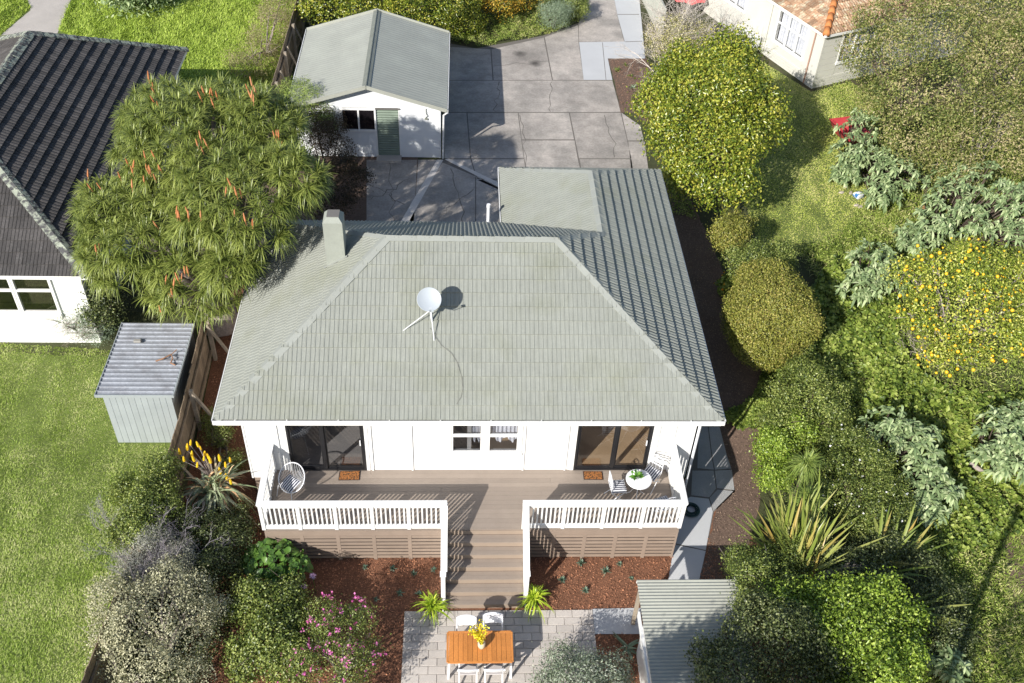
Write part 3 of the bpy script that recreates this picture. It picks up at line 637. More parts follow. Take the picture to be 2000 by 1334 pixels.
for xx in (SX0 - .045, SX1 + .025):
    st = MB().add([(xx, DYF - .03, ZF - .03), (xx, DYF - .03, 0), (xx, DYF - run * 6.7, 0), (xx, DYF - run * 6.7, .10), (xx + .02, DYF - .03, ZF - .03), (xx + .02, DYF - .03, 0), (xx + .02, DYF - run * 6.7, 0), (xx + .02, DYF - run * 6.7, .10)],
              [(0, 1, 2, 3), (7, 6, 5, 4), (0, 4, 5, 1), (1, 5, 6, 2), (2, 6, 7, 3), (3, 7, 4, 0)]); st.build('stringer', M_WHITE, deck)
HR = 1.0
def railing(a, b, za, zb, ngrp, ends=(1, 1), nb=7):
    a = Vector((*a, 0)); b = Vector((*b, 0)); d = b - a; L = d.length; d.normalize()
    A = a + Vector((0, 0, za)); B = b + Vector((0, 0, zb)); U = Vector((0, 0, 1))
    m = MB(); ax = A + U * (HR - .02); bx = B + U * (HR - .02)
    m.beam(ax - d * .05, bx + d * .05, .15, .04); m.beam(ax + U * -.085, bx + U * -.085, .045, .12)
    m.beam(A + U * .10, B + U * .10, .05, .13)
    r = m.build('railing', M_WHITE, deck)
    for i in range(ngrp + 1):
        if (i == 0 and not ends[0]) or (i == ngrp and not ends[1]): continue
        p = A.lerp(B, i / ngrp); MB().box(p.x - .042, p.x + .042, p.y - .042, p.y + .042, p.z + .02, p.z + HR - .05).build('post', M_WHITE, r)
    bal = None
    for i in range(ngrp):
        for k in range(1, nb + 1):
            p = A.lerp(B, (i + .06 + .88 * (k - .5 + .0) / nb) / ngrp)
            if bal is None: bal = MB().box(-.018, .018, -.018, .018, .16, HR - .14).build('baluster', M_WHITE, r, local=True); o = bal
            else: o = bal.copy(); COL.objects.link(o)
            o.location = p - worldloc(r)
    return r
railing((DX0, DYF + .03), (SX0 - .0, DYF + .03), ZF, ZF, 5, nb=7); railing((SX1, DYF + .03), (DX1, DYF + .03), ZF, ZF, 4, nb=8)
railing((DX0 + .003, DYF + .03), (DX0 + .003, YF - .06), ZF - .003, ZF - .003, 2, (0, 1)); railing((DX1 - .003, DYF + .03), (DX1 - .003, YF - .06), ZF - .003, ZF - .003, 2, (0, 1))
for xx in (SX0 - .01, SX1 + .02): railing((xx, DYF - .02), (xx, DYF - 1.22), ZF, ZF - 1.22 * rise / run, 1, (0, 0), nb=9)
for xx in (SX0 - .03, SX1 + .04):
    yy = DYF - 1.30; p = MB().box(xx - .05, xx + .05, yy - .05, yy + .05, 0.0, 1.22).box(xx - .07, xx + .07, yy - .07, yy + .07, 1.221, 1.255); p.build('newel_post', M_WHITE, deck)
# ================================================================= things on the roof and the deck
dish = thing('satellite_dish', 'round pale satellite dish on stay arms on the front roof slope', 'satellite dish', (4.95, 2.05, ZE + T * 2.05))
dc = Vector((5.07, 1.97, 5.60)); to = Vector((.05, -.62, .72)).normalized(); Q = to.to_track_quat('Z', 'Y').to_matrix().to_4x4()
pr = [(0, -.06)] + [(r, -.06 + .06 * (r / .33) ** 2) for r in (.08, .16, .24, .30, .33)] + [(.345, .008), (.345, -.006), (.33, -.012), (.16, -.075), (0, -.085)]
l = MB().lathe([(r * .84, z * .84) for r, z in pr], dc, 40, Q); l.smooth = True; l.build('reflector', M_DISH, dish)
bot = dc + Q @ Vector((0, -.30, -.04)) - Vector((0, 0, 0)); foot = Vector((5.12, 2.12, ZE + T * 2.12 + .04))
MB().tube([dc - to * .10, foot + Vector((-.03, -.02, .42)), foot], .024, 8).build('mast', M_METALW, dish)
MB().box(foot.x - .05, foot.x + .05, foot.y - .06, foot.y + .03, foot.z + .32, foot.z + .52).build('bracket', M_DISH, dish)
st0 = foot + Vector((-.02, -.02, .36))
for q in ((4.43, 1.90), (5.18, 1.69)):
    MB().tube([st0, (q[0], q[1], ZE + T * q[1] + .04)], .011, 6).build('stay_arm', M_METALW, dish)
arm = MB().tube([dc + Q @ Vector((0, -.28, 0)), dc + Q @ Vector((0, -.33, .12)), dc + Q @ Vector((.02, -.3, .42))], .010, 6); arm.box(-.03, .03, -.03, .03, .40, .48, Matrix.Translation(dc + Q @ Vector((0, -.29, 0))) @ Q.to_quaternion().to_matrix().to_4x4()); arm.build('feed_arm', M_DISH, dish)
MB().tube([(x, y, ZE + T * y + .045) for x, y in ((5.07, 1.95), (5.15, 1.9), (5.22, 1.75), (5.35, 1.6), (5.6, 1.42), (5.73, 1.25), (5.84, .95), (5.88, .7), (5.83, .5), (5.73, .36))], .0045, 5).build('cable', M_GUTIN, dish)
def doormat(pts, label):
    m = MB(); zz = ZF + .003; c = sum((Vector((*p, 0)) for p in pts), Vector()) / 4
    V = [(p[0], p[1], zz) for p in pts] + [(p[0], p[1], zz + .012) for p in pts]
    m.add(V, [(0, 1, 5, 4), (1, 2, 6, 5), (2, 3, 7, 6), (3, 0, 4, 7), (4, 5, 6, 7)])
    o = thing('doormat', label, 'doormat', (c.x, c.y, ZF), 0, 'doormats on the deck'); m.build('edge', M_RUBBER, o)
    i = [c + (Vector((*p, 0)) - c) * .92 for p in pts]
    MB().add([(p.x, p.y, zz + .013) for p in i] + [(p.x, p.y, zz + .024) for p in i], [(0, 1, 5, 4), (1, 2, 6, 5), (2, 3, 7, 6), (3, 0, 4, 7), (4, 5, 6, 7)]).build('pile', M_COIR, o)
doormat([(2.77, .10), (3.30, .11), (3.30, .40), (2.77, .39)], 'orange coir doormat before the left sliding door, near the wire chair')
doormat([(8.97, .11), (9.47, .10), (9.47, .37), (8.97, .38)], 'orange coir doormat before the right sliding door, near the round table')
# round wire chair
wc = thing('wire_chair', 'round white wire chair with striped cushion at the left end of the deck', 'chair', (1.72, -.30, ZF), math.radians(-38))
def ring(c, r, tilt, n=36, sx=1): return [Vector((math.cos(t) * r * sx, math.sin(t) * r * math.cos(tilt), math.sin(t) * r * math.sin(tilt))) + Vector(c) for t in [2 * math.pi * i / n for i in range(n)]]
O_ = ring((0, .0, .60), .37, math.radians(42)); I_ = ring((0, -.07, .38), .14, math.radians(12))
m = MB(); m.tube(O_, .014, 6, closed=True); m.smooth = True; rim = m.build('rim', M_METALW, wc, local=True)
m = MB(); m.tube(I_, .008, 6, closed=True)
for i in range(0, 36): m.tube([O_[i], O_[i].lerp(I_[i], .5) + Vector((0, 0, -.05)), I_[i]], .004, 4)
m.build('wire_basket', M_METALW, wc, local=True)
for q, e in (((-.22, -.26, .40), (-.27, -.33, 0)), ((.22, -.26, .40), (.27, -.33, 0)), ((0, .25, .62), (0, .36, 0))): MB().tube([q, e], .009, 6).build('leg', M_METALW, wc, local=True)
def cushion(w, d, h, M, parent, mat_=None):
    n = 10; mb = MB()
    for top in (1, -1):
        b = len(mb.V)
        for i in range(n + 1):
            for j in range(n + 1):
                x = -1 + 2 * i / n; y = -1 + 2 * j / n; z = top * h * .5 * (max(0, 1 - abs(x) ** 4) * max(0, 1 - abs(y) ** 4)) ** .4 * (1 - .12 * math.sin(i * 3.14159) ** 2)
                if top > 0: z -= .008 * (math.cos(x * 9.4) * math.cos(y * 9.4) > .6)
                mb.V.append(tuple(M @ Vector((x * w / 2, y * d / 2, z))))
        for i in range(n):
            for j in range(n):
                q = (b + i * (n + 1) + j, b + (i + 1) * (n + 1) + j, b + (i + 1) * (n + 1) + j + 1, b + i * (n + 1) + j + 1); mb.F.append(q if top > 0 else q[::-1])
    mb.smooth = True; return mb.build('cushion', mat_ or M_STRIPE, parent, local=True)
cushion(.40, .38, .07, Matrix.Translation((0, -.08, .46)) @ Matrix.Rotation(math.radians(14), 4, 'X'), wc)
# bistro set
def bistro(loc, rz, label):
    t = thing('bistro_chair', label, 'chair', loc, rz, 'white bistro chairs at the round table')
    m = MB()
    for i in range(7): m.box(-.19 + i * .056, -.19 + i * .056 + .035, -.19, .19, .44, .452)
    m.build('seat', M_METALW, t, local=True); s = .19
    for sx in (-1, 1):
        MB().tube([(sx * s, .2, .86), (sx * s, .19, .45), (sx * s, -.26, 0)], .010, 6).build('leg', M_METALW, t, local=True)
        MB().tube([(sx * s * .9, -.19, .45), (sx * s * .9, .26, 0)], .010, 6).build('leg', M_METALW, t, local=True)
    b = MB(); b.tube([(-s, .2, .80), (-s * .8, .21, .90), (0, .215, .94), (s * .8, .21, .90), (s, .2, .80)], .011, 6)
    for z in (.62, .72, .80): b.box(-s, s, .195, .205, z, z + .035)
    for x in (-.1, 0, .1): b.tube([(x, .20, .46), (x, .21, .92)], .005, 4)
    b.build('backrest', M_METALW, t, local=True)
    cushion(.39, .38, .06, Matrix.Translation((0, 0, .485)) @ Matrix.Rotation(math.radians(90), 4, 'Z'), t); return t
bistro((9.72, -.48, ZF), math.radians(95), 'white bistro chair with striped cushion, left of the round deck table')
bistro((10.62, -.06, ZF), math.radians(-38), 'white bistro chair behind the round table, backrest nearest the house wall')
bistro((10.78, -1.02, ZF), math.radians(200), 'bistro chair with navy striped cushion half hidden behind the front balustrade')
bt = thing('bistro_table', 'small round white metal table holding a potted plant on the deck', 'table', (10.22, -.46, ZF))
MB().lathe([(0, .70), (.31, .70), (.32, .705), (.32, .725), (.31, .73), (0, .73)], (10.22, -.46, ZF), 36).build('tabletop', M_METALW, bt)
for k in range(3):
    a = k * 2.094 + .5; c = Vector((10.22, -.46, ZF)); e = Vector((math.cos(a), math.sin(a), 0))
    MB().tube([c + e * .12 + Vector((0, 0, .7)), c + e * .05 + Vector((0, 0, .4)), c + e * .16 + Vector((0, 0, .12)), c + e * .26], .010, 6).build('leg', M_METALW, bt)
L_HOUSE = leaf('houseplant_leaf', [(.05, .14, .02), (.09, .22, .03), (.16, .30, .06)], .35)
pp = thing('potted_plant', 'leafy houseplant with white flowers in a grey pot on the round table', 'plant', (10.17, -.44, ZF + .73))
MB().lathe([(0, 0), (.05, 0), (.075, .11), (.07, .11), (.055, .08), (0, .08)], (10.17, -.44, ZF + .731), 18).build('pot', mat('grey_ceramic', (.35, .35, .36), .4), pp)
P = np.array([[10.17, -.44, ZF + .80]]) + rng.normal(0, .025, (26, 3)); D = rng.normal(0, 1, (26, 3)) * [1, 1, .3] + [0, 0, .45]
link('leaves', leaf_mesh(P, D, np.tile([0, 0, 1.], (26, 1)) + rng.normal(0, .3, (26, 3)), rng.uniform(.14, .26, 26), .11, .2), L_HOUSE, pp)
P = np.array([[10.17, -.44, ZF + .98]]) + rng.normal(0, .05, (9, 3)); link('flowers', leaf_mesh(P, rng.normal(0, 1, (9, 3)), rng.normal(0, 1, (9, 3)), .06, .05), M_WHITE, pp)
h = MB(); 
for k in range(9): h.tube([Vector((11.90 + .012 * math.sin(k * 2.1), .02 + .012 * math.cos(k * 1.7), .03 + .010 * k)) + Vector((math.cos(t), math.sin(t) * .95, .015 * math.sin(3 * t + k))) * (.235 - .028 * (k % 5)) for t in [6.2832 * i / 32 for i in range(32)]], .014, 6, closed=True)
h.smooth = True; tag(h.build('garden_hose', M_HOSE), 'dark coiled garden hose on the path beside the right end of the deck', 'hose')
# ================================================================= garage
ga = thing('garage', 'white weatherboard garage with sage corrugated gable roof beside the driveway', 'garage', (2.5, 18.5, .74))
GX0, GX1, GY0, GY1, GE, GR = -.30, 5.30, 15.45, 21.55, 2.86, 3.72; GZ = .74
def weatherboards(mb, a, b, z0, z1, n, step=.15, t=.03, openings=()):
    """lapped boards from a to b (xy), outward normal n; openings: (s0,s1,z0,z1) along the wall"""
    a = Vector((*a, 0)); b = Vector((*b, 0)); d = (b - a); L = d.length; d.normalize(); n = Vector((*n, 0)); z = z0
    while z < z1 - .01:
        zz = min(z + step, z1); cuts = [(0, L)]
        for s0, s1, oz0, oz1 in openings:
            if z < oz1 - .01 and zz > oz0 + .01:
                cuts = [c for p, q in cuts for c in ((p, min(q, s0)), (max(p, s1), q)) if c[1] - c[0] > .02]
        for p, q in cuts:
            P = a + d * p; Q = a + d * q
            mb.add([P + n * t + Vector((0, 0, z)), Q + n * t + Vector((0, 0, z)), Q + n * .003 + Vector((0, 0, zz + .004)), P + n * .003 + Vector((0, 0, zz + .004)), P + Vector((0, 0, z)), Q + Vector((0, 0, z))], [(0, 1, 2, 3), (4, 5, 1, 0)])
        z += step
wx0, wx1, wy0, wy1 = GX0 + .2, GX1 - .25, GY0 + .3, GY1 - .2
m = MB(); ops = [(1.56 - wx0, 2.72 - wx0, 1.89, 2.70), (2.77 - wx0, 3.56 - wx0, 0, 2.74)]
weatherboards(m, (wx0, wy0), (wx1, wy0), GZ + .02, 2.86, (0, -1), .135, .032, ops); weatherboards(m, (wx0, wy1), (wx0, wy0), GZ + .02, 2.8, (-1, 0)); weatherboards(m, (wx1, wy1), (wx0, wy1), GZ + .02, 2.8, (0, 1))
m.box(wx1 - .06, wx1, wy0 + .05, wy0 + .9, GZ, 2.8).box(wx1 - .06, wx1, wy1 - .5, wy1, GZ, 2.8).box(wx1 - .06, wx1, wy0 + .9, wy1 - .5, 2.45, 2.8)
xm = (GX0 + GX1) / 2; k = (GR - GE) / (xm - GX0)
for yy, nrm_ in ((wy0 + .0, -1),):
    m.add([(wx0, yy - .012, 2.80), (wx1, yy - .012, 2.80), (wx1, yy - .012, GE + k * (GX1 - wx1) - .02), (xm, yy - .012, GR - .03), (wx0, yy - .012, GE + k * (wx0 - GX0) - .02)], [(0, 1, 2, 3, 4)])
m.box(wx0 - .01, wx0 + .05, wy0 - .028, wy0 + .02, GZ, 2.8).box(wx1 - .05, wx1 + .02, wy0 - .028, wy0 + .05, GZ, 2.8)
gw = m.build('wall', M_WHITE2, ga)
MB().box(wx0 + .08, wx1 - .1, wy0 + .12, wy1 - .1, GZ + .01, GZ + .03).box(wx0 + .1, wx1 - .1, wy0 + .5, wy0 + .52, GZ, 2.7).build('interior', M_DARK, ga)
def corr(mb, O, U, Vv, ulen, vlen, pitch=.09, amp=.012, vseg=1):
    """corrugated sheet: ridges run along Vv, repeat along U"""
    O = Vector(O); U = Vector(U).normalized(); Vv = Vector(Vv).normalized(); N = U.cross(Vv)
    n = int(ulen / pitch * 6); b = len(mb.V)
    for i in range(n + 1):
        u = ulen * i / n; h = amp * math.sin(2 * math.pi * u / pitch)
        for v in (0, vlen): mb.V.append(tuple(O + U * u + Vv * v + N * h))
    for i in range(n): mb.F.append((b + 2 * i, b + 2 * i + 2, b + 2 * i + 3, b + 2 * i + 1))
m = MB(); sl = math.hypot(xm - GX0, GR - GE)
corr(m, (GX0, GY1, GE), (0, -1, 0), (xm - GX0, 0, GR - GE), GY1 - GY0, sl, .17, .004); corr(m, (GX1, GY0, GE), (0, 1, 0), (GX0 - xm, 0, GR - GE), GY1 - GY0, sl, .17, .004)
m.add([(GX0 + .02, GY0 + .02, GE - .03), (xm, GY0 + .02, GR - .03), (xm, GY1, GR - .03), (GX0 + .02, GY1, GE - .03), (GX1 - .02, GY0 + .02, GE - .03), (GX1 - .02, GY1, GE - .03)], [(0, 1, 2, 3), (1, 4, 5, 2)])
gr = m.build('roof', M_GREENCORR, ga)
m = MB(); 
for sx in (-1, 1): m.add([(xm, GY0 - .02, GR + .035), (xm + sx * .14, GY0 - .02, GR + .035 - k * .14 - .008), (xm + sx * .14, GY1 + .02, GR + .035 - k * .14 - .008), (xm, GY1 + .02, GR + .035)], [(0, 1, 2, 3)])
m.tube([(xm, GY0 - .02, GR + .03), (xm, GY1 + .02, GR + .03)], .03, 8); m.build('ridge_flashing', M_GREENDK, gr)
for y_ in (GY0, GY1):
    for sx in (GX0, GX1): MB().beam((sx, y_, GE), (xm + (.001 if sx == GX1 else 0), y_, GR), .03, .14).build('barge_board', M_GREENCORR, gr)
m = MB(); m.beam((GX1 + .035, GY0, GE - .02), (GX1 + .035, GY1, GE - .02), .02, .09).beam((GX0 - .035, GY0, GE - .02), (GX0 - .035, GY1, GE - .02), .02, .09); m.beam((GX1 - .0, GY0, GE - .06), (GX1, GY1, GE - .06), .07, .01)
gt = m.build('gutter', M_WHITE, ga); MB().tube([(GX1 + .02, GY0 + .05, GE - .1), (GX1 - .12, GY0 + .2, GE - .3), (GX1 - .16, GY0 + .22, GZ + .02)], .035, 8).build('downpipe', M_WHITE, ga)
f = MB(); a, b, z0, z1 = 1.56, 2.72, 1.89, 2.70; yy = wy0 - .03
f.box(a - .06, b + .05, yy - .05, yy + .04, z0 - .08, z0).box(a - .05, a + .02, yy - .02, yy + .08, z0, z1 + .05).box(b - .02, b + .04, yy - .02, yy + .08, z0, z1 + .05).box(a + .02, b - .02, yy - .02, yy + .08, z1 - .02, z1 + .05).box(2.11, 2.17, yy - .02, yy + .08, z0, z1 - .02)
w = f.build('window', M_WHITE, ga); MB().box(a + .02, 2.11, yy + .02, yy + .03, z0, z1 - .02).box(2.17, b - .02, yy + .02, yy + .03, z0, z1 - .02).build('pane', mat('dark_pane', (.012, .010, .012), .08), w)
m = MB(); corr(m, (2.78, wy0 - .0, 2.72), (0, 0, -1), (1, 0, 0), 1.96, .77, .098, .02); dr = m.build('door', mat('green_corrugated_door', (.20, .25, .20), .5, [(3, .1)]), ga)
MB().box(2.74, 3.62, wy0 - .07, wy0 + .02, 2.73, 2.76).build('door_head', M_GUTIN, dr); MB().box(2.735, 2.775, wy0 - .03, wy0 + .03, GZ, 2.73).box(3.56, 3.60, wy0 - .03, wy0 + .03, GZ, 2.73).build('door_jamb', M_WHITE, dr)
MB().box(2.72, 3.62, wy0 - .42, wy0 - .03, GZ, GZ + .09).build('door_step', M_CONC2, ga)
MB().tube([(4.55, wy0 - .03, 2.78), (4.55, wy0 - .06, 2.62), (4.6, wy0 - .06, 2.5), (4.52, wy0 - .06, 2.42)], .014, 6).box(4.5, 4.62, wy0 - .06, wy0 - .02, 2.34, 2.40).build('outdoor_light', M_GREENDK, ga)
MB().box(wx1 - .03, wx1 + .0, wy0 + .92, wy1 - .52, GZ + .01, 2.44).build('roller_door', mat('dim_green_door', (.10, .13, .12), .5), ga)
# ================================================================= left neighbour's house
NX0, NX1, NY0, NY1, NE, NR = -12.1, -4.36, 5.5, 18.75, 3.30, 5.68
nh = thing('neighbour_house', 'neighbouring white house with dark charcoal tiled hip roof at the left edge', 'house', (-8.2, 12, .5))
hx = (NX1 - NX0) / 2; rx = (NX0 + NX1) / 2; Rf = (rx, NY0 + hx, NR); Rb = (rx, NY1 - hx + .15, NR); tt = (NR - NE) / hx; c2 = 1 / math.hypot(1, tt); s2 = tt * c2
m = MB(); e = .05
tile_face(m, (NX1, NY0, NE), (0, 1, 0), (-c2, 0, s2), e, NY1 - NY0 - e, hx / c2, .345, .135, [hipclip((NX1, NY0, 0), (-1, 1), (NX1 - .5, 12, 0)), hipclip((NX1, NY1, 0), (-1, -1), (NX1 - .5, 12, 0)), ((rx, 0, 0), (-1, 0, 0))], [(0, -.01), (.2, .012), (.5, .018), (.8, .012), (1, -.01)], .062, .004, 0)
tile_face(m, (NX0, NY0, NE), (1, 0, 0), (0, c2, s2), e, NX1 - NX0 - e, hx / c2, .345, .2, [hipclip((NX0, NY0, 0), (1, 1), (rx, NY0 + 1, 0)), hipclip((NX1, NY0, 0), (-1, 1), (rx, NY0 + 1, 0)), ((0, NY0 + hx, 0), (0, 1, 0))], PR_FLAT, .022)
tile_face(m, (NX0, NY1, NE), (0, -1, 0), (c2, 0, s2), e, NY1 - NY0 - e, hx / c2, .345, .2, [hipclip((NX0, NY0, 0), (1, 1), (NX0 + .5, 12, 0)), hipclip((NX0, NY1, 0), (1, -1), (NX0 + .5, 12, 0)), ((rx, 0, 0), (1, 0, 0))], PR_FLAT, .022)
tile_face(m, (NX1, NY1, NE), (-1, 0, 0), (0, -c2, s2), e, NX1 - NX0 - e, hx / c2, .345, .2, [hipclip((NX0, NY1, 0), (1, -1), (rx, NY1 - 1, 0)), hipclip((NX1, NY1, 0), (-1, -1), (rx, NY1 - 1, 0))], PR_FLAT, .022)
m.add([(NX0 + .05, NY0 + .05, NE - .04), (NX1 - .05, NY0 + .05, NE - .04), (NX1 - .05, NY1 - .05, NE - .04), (NX0 + .05, NY1 - .05, NE - .04), (Rf[0], Rf[1], NR - .06), (Rb[0], Rb[1], NR - .06)], [(0, 1, 4), (1, 2, 5, 4), (2, 3, 5), (3, 0, 4, 5), (3, 2, 1, 0)])
nr = m.build('roof', M_DTILE, nh)
m = MB(); aR = (s2, 0, c2); aL = (-s2, 0, c2); aF = (0, -s2, c2); aB = (0, s2, c2)
caps(m, (NX1 - .02, NY0 + .02, NE + .03), Rf, aF, aR, w=.15, seg=.42, h=.05); caps(m, (NX0, NY0, NE + .03), Rf, aF, aL, w=.15, h=.05); caps(m, (NX1, NY1, NE + .03), Rb, aB, aR, w=.17, h=.06); caps(m, (NX0, NY1, NE + .03), Rb, aB, aL, w=.15, h=.05); caps(m, Rf, Rb, aR, aL, w=.2, h=.06)
m.build('ridge_caps', M_LICHEN, nr)
m = MB()
for a, b in (((NX0, NY0), (NX1, NY0)), ((NX1, NY0), (NX1, NY1)), ((NX1, NY1), (NX0, NY1)), ((NX0, NY1), (NX0, NY0))): m.beam((*a, NE - .04), (*b, NE - .04), .03, .12)
m.build('gutter', M_WHITE, nh)
m = MB(); wa, wb = (-11.8, 5.82), (-4.72, 5.82)
def vwall(mb, x0, x1, y, z0, z1, op):
    xs = x0
    for a, b, c, d in op: mb.box(xs, a, y, y + .12, z0, z1); mb.box(a, b, y, y + .12, z0, c); mb.box(a, b, y, y + .12, d, z1); xs = b
    mb.box(xs, x1, y, y + .12, z0, z1)
vwall(m, -11.8, -4.72, 5.82, .3, 3.2, [(-7.62, -5.62, 1.72, 3.04)]); m.box(-4.84, -4.72, 5.94, 18.4, .3, 3.2).box(-11.8, -11.68, 5.94, 18.4, .3, 3.2).box(-11.68, -4.84, 18.28, 18.4, .3, 3.2)
for z in (.42, .56, .70, .84): m.box(-11.8, -4.70, 5.80, 5.82, z, z + .012)
m.box(-11.8, -4.68, 5.785, 5.82, .95, 1.0)
m.build('wall', M_WHITE, nh)
f = MB(); y = 5.80; f.box(-7.70, -5.54, y - .06, y + .04, 1.62, 1.72).box(-5.62, -5.54, y - .03, y + .1, 1.72, 3.08).box(-7.70, -7.62, y - .03, y + .1, 1.72, 3.08).box(-7.62, -5.62, y - .03, y + .1, 3.02, 3.08)
for x in (-6.68, -6.60): f.box(x - .03, x + .03, y - .02, y + .08, 1.72, 3.02)
f.box(-7.62, -6.71, y - .015, y + .06, 2.5, 2.57).box(-6.57, -5.62, y - .015, y + .06, 2.5, 2.57).box(-7.62, -6.71, y - .01, y + .06, 1.72, 1.78).box(-6.57, -5.62, y - .01, y + .06, 1.72, 1.78)
w = f.build('window', M_WHITE, nh); m = pq(-7.62, -6.71, y + .025, 1.78, 3.02); m.add([(-6.57, y + .025, 1.78), (-5.62, y + .025, 1.78), (-5.62, y + .025, 3.02), (-6.57, y + .025, 3.02)], [(0, 1, 2, 3)]); m.build('pane', glassmat('neighbour_glass', (.75, .75, .70), .14), w)
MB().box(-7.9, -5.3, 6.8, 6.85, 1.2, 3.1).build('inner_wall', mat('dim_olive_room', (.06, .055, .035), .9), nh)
# ================================================================= right neighbour's house
AX = Vector((.909, .416, 0)); BX = Vector((-.416, .909, 0)); RO = Vector((20.50, 21.47, 0))
def rp(a, b, z): v = RO + AX * a + BX * b; return (v.x, v.y, z)
Mr = Matrix.Translation(RO) @ Matrix((AX, BX, Vector((0, 0, 1)))).transposed().to_4x4()
rh = thing('neighbour_house', 'cream neighbouring house with weathered clay tiled roof at the top right', 'house', (24, 26, .74))
LA, LB = 9.0, 13.0; RZ = .74; RE = 3.20
m = MB(); O2 = lambda *v: m.box(*v, M=Mr)
# wall on the left side (a = 0) with its window openings, and the right side (b = 0)
def rwall_b(op, z0, z1):
    s = 0.0
    for b0, b1, c, d in op: O2(0, .12, s, b0, z0, z1); O2(0, .12, b0, b1, z0, c); O2(0, .12, b0, b1, d, z1); s = b1
    O2(0, .12, s, LB, z0, z1)
rwall_b([(1.0, 2.85, 1.68, 2.98), (5.15, 6.5, 2.0, 2.98)], RZ + .45, RE - .05)
O2(.12, 1.05, 0, .12, RZ + .45, RE - .05); O2(1.05, 3.4, 0, .12, RZ + .45, 1.78); O2(1.05, 3.4, 0, .12, 2.98, RE - .05); O2(3.4, LA, 0, .12, RZ + .45, RE - .05); O2(LA - .12, LA, .12, LB, RZ, RE - .05); O2(.12, LA - .12, LB - .12, LB, RZ, RE - .05)
for i in range(4):
    z = RZ + .02 + i * .11; O2(-.02, .0, 0, LB, z, z + .095); O2(-.02, LA, -.02, .0, z, z + .095)
O2(.0, .1, 0, LB, RZ, RZ + .45); O2(.1, LA, .0, .1, RZ, RZ + .45)
O2(-.022, .06, -.022, .0, RZ + .45, RE - .05); O2(-.022, .0, 0, .07, RZ + .45, RE - .05)
z = RZ + .47
while z < RE - .1:
    O2(.06, 1.0, -.010 - .006, .0, z, z + .27); O2(3.45, LA, -.016, .0, z, z + .27); z += .28
m.build('wall', M_CREAM, rh)
def winb(b0, b1, z0, z1, bars, name='window'):
    f = MB(); B = lambda *v: f.box(*v, M=Mr)
    B(-.06, .05, b0 - .1, b1 + .1, z0 - .12, z0); B(-.03, .1, b0 - .08, b0, z0, z1 + .05); B(-.03, .1, b1, b1 + .08, z0, z1 + .05); B(-.03, .1, b0, b1, z1, z1 + .05)
    for x in bars: B(-.02, .06, x - .035, x + .035, z0, z1)
    B(-.015, .05, b0, b1, z0 + (z1 - z0) * .58, z0 + (z1 - z0) * .58 + .05)
    w = f.build(name, M_WHITE, rh); g = MB(); g.add([Mr @ Vector(v) for v in ((.035, b0, z0), (.035, b1, z0), (.035, b1, z1), (.035, b0, z1))], [(0, 1, 2, 3)]); g.build('pane', M_GLASS, w)
    c = MB(); n = 40; V = []
    for i in range(n + 1):
        bb = b0 + (b1 - b0) * i / n; a = .16 + .025 * math.sin(i * 1.9); V += [rp(a, bb, z0 - .05), rp(a, bb, z1)]
    c.add(V, [(2 * i, 2 * i + 2, 2 * i + 3, 2 * i + 1) for i in range(n)]); c.build('curtain', M_CURTAIN, w)
winb(1.0, 2.85, 1.68, 2.98, (1.55, 2.2)); winb(5.15, 6.5, 2.0, 2.98, (5.8,))
f = MB(); B = lambda *v: f.box(*v, M=Mr); a0, a1, z0, z1 = 1.05, 3.4, 1.78, 2.98
B(a0 - .1, a1 + .1, -.06, .05, z0 - .12, z0); B(a0 - .08, a0, -.03, .1, z0, z1 + .05); B(a1, a1 + .08, -.03, .1, z0, z1 + .05); B(a0, a1, -.03, .1, z1, z1 + .05)
for x in (1.75, 2.3, 2.85): B(x - .03, x + .03, -.02, .06, z0, z1)
B(a0, a1, -.015, .05, 2.42, 2.47); w = f.build('window', M_WHITE, rh); MB().add([Mr @ Vector(v) for v in ((a0, .035, z0), (a1, .035, z0), (a1, .035, z1), (a0, .035, z1))], [(0, 1, 2, 3)]).build('pane', M_GLASS, w)
c = MB(); V = []
for i in range(61): V += [rp(a0 + (a1 - a0) * i / 60, .16 + .03 * math.sin(i * 1.7), z0 - .05), rp(a0 + (a1 - a0) * i / 60, .16 + .03 * math.sin(i * 1.7), z1)]
c.add(V, [(2 * i, 2 * i + 2, 2 * i + 3, 2 * i + 1) for i in range(60)]); c.build('curtain', mat('grey_violet_curtain', (.40, .40, .52), .9), w)
# roof: hip from the near corner
ov = .14; hp = (LA + 2 * ov) / 2; rt = .52; cc = 1 / math.hypot(1, rt); ss = rt * cc
E0 = Vector(rp(-ov, -ov, RE)); E1 = Vector(rp(LA + ov, -ov, RE)); E3 = Vector(rp(-ov, LB, RE)); E2 = Vector(rp(LA + ov, LB, RE)); RR1 = Vector(rp(-ov + hp, -ov + hp, RE + rt * hp)); RR2 = Vector(rp(-ov + hp, LB, RE + rt * hp))
m = MB(); up = Vector((0, 0, 1)); d45 = (AX + BX)
tile_face(m, E0, AX, BX * cc + up * ss, 0, LA + 2 * ov, hp / cc, .34, .26, [hipclip(E0, (d45.x, d45.y), E0 + AX * 4 + BX * 1), hipclip(E1, (BX.x - AX.x, BX.y - AX.y), E0 + AX * 4 + BX * 1)], PR_ROLL, .034, .006)
tile_face(m, E3, -BX, AX * cc + up * ss, 0, LB + ov, hp / cc, .34, .26, [hipclip(E0, (d45.x, d45.y), E0 + BX * 4 + AX * 1), (RR1, AX)], PR_ROLL, .034, .006)
tile_face(m, E1, BX, -AX * cc + up * ss, 0, LB + ov, hp / cc, .34, .26, [hipclip(E1, (BX.x - AX.x, BX.y - AX.y), E1 + BX * 6), (RR1, -AX)], PR_ROLL, .034, .006)
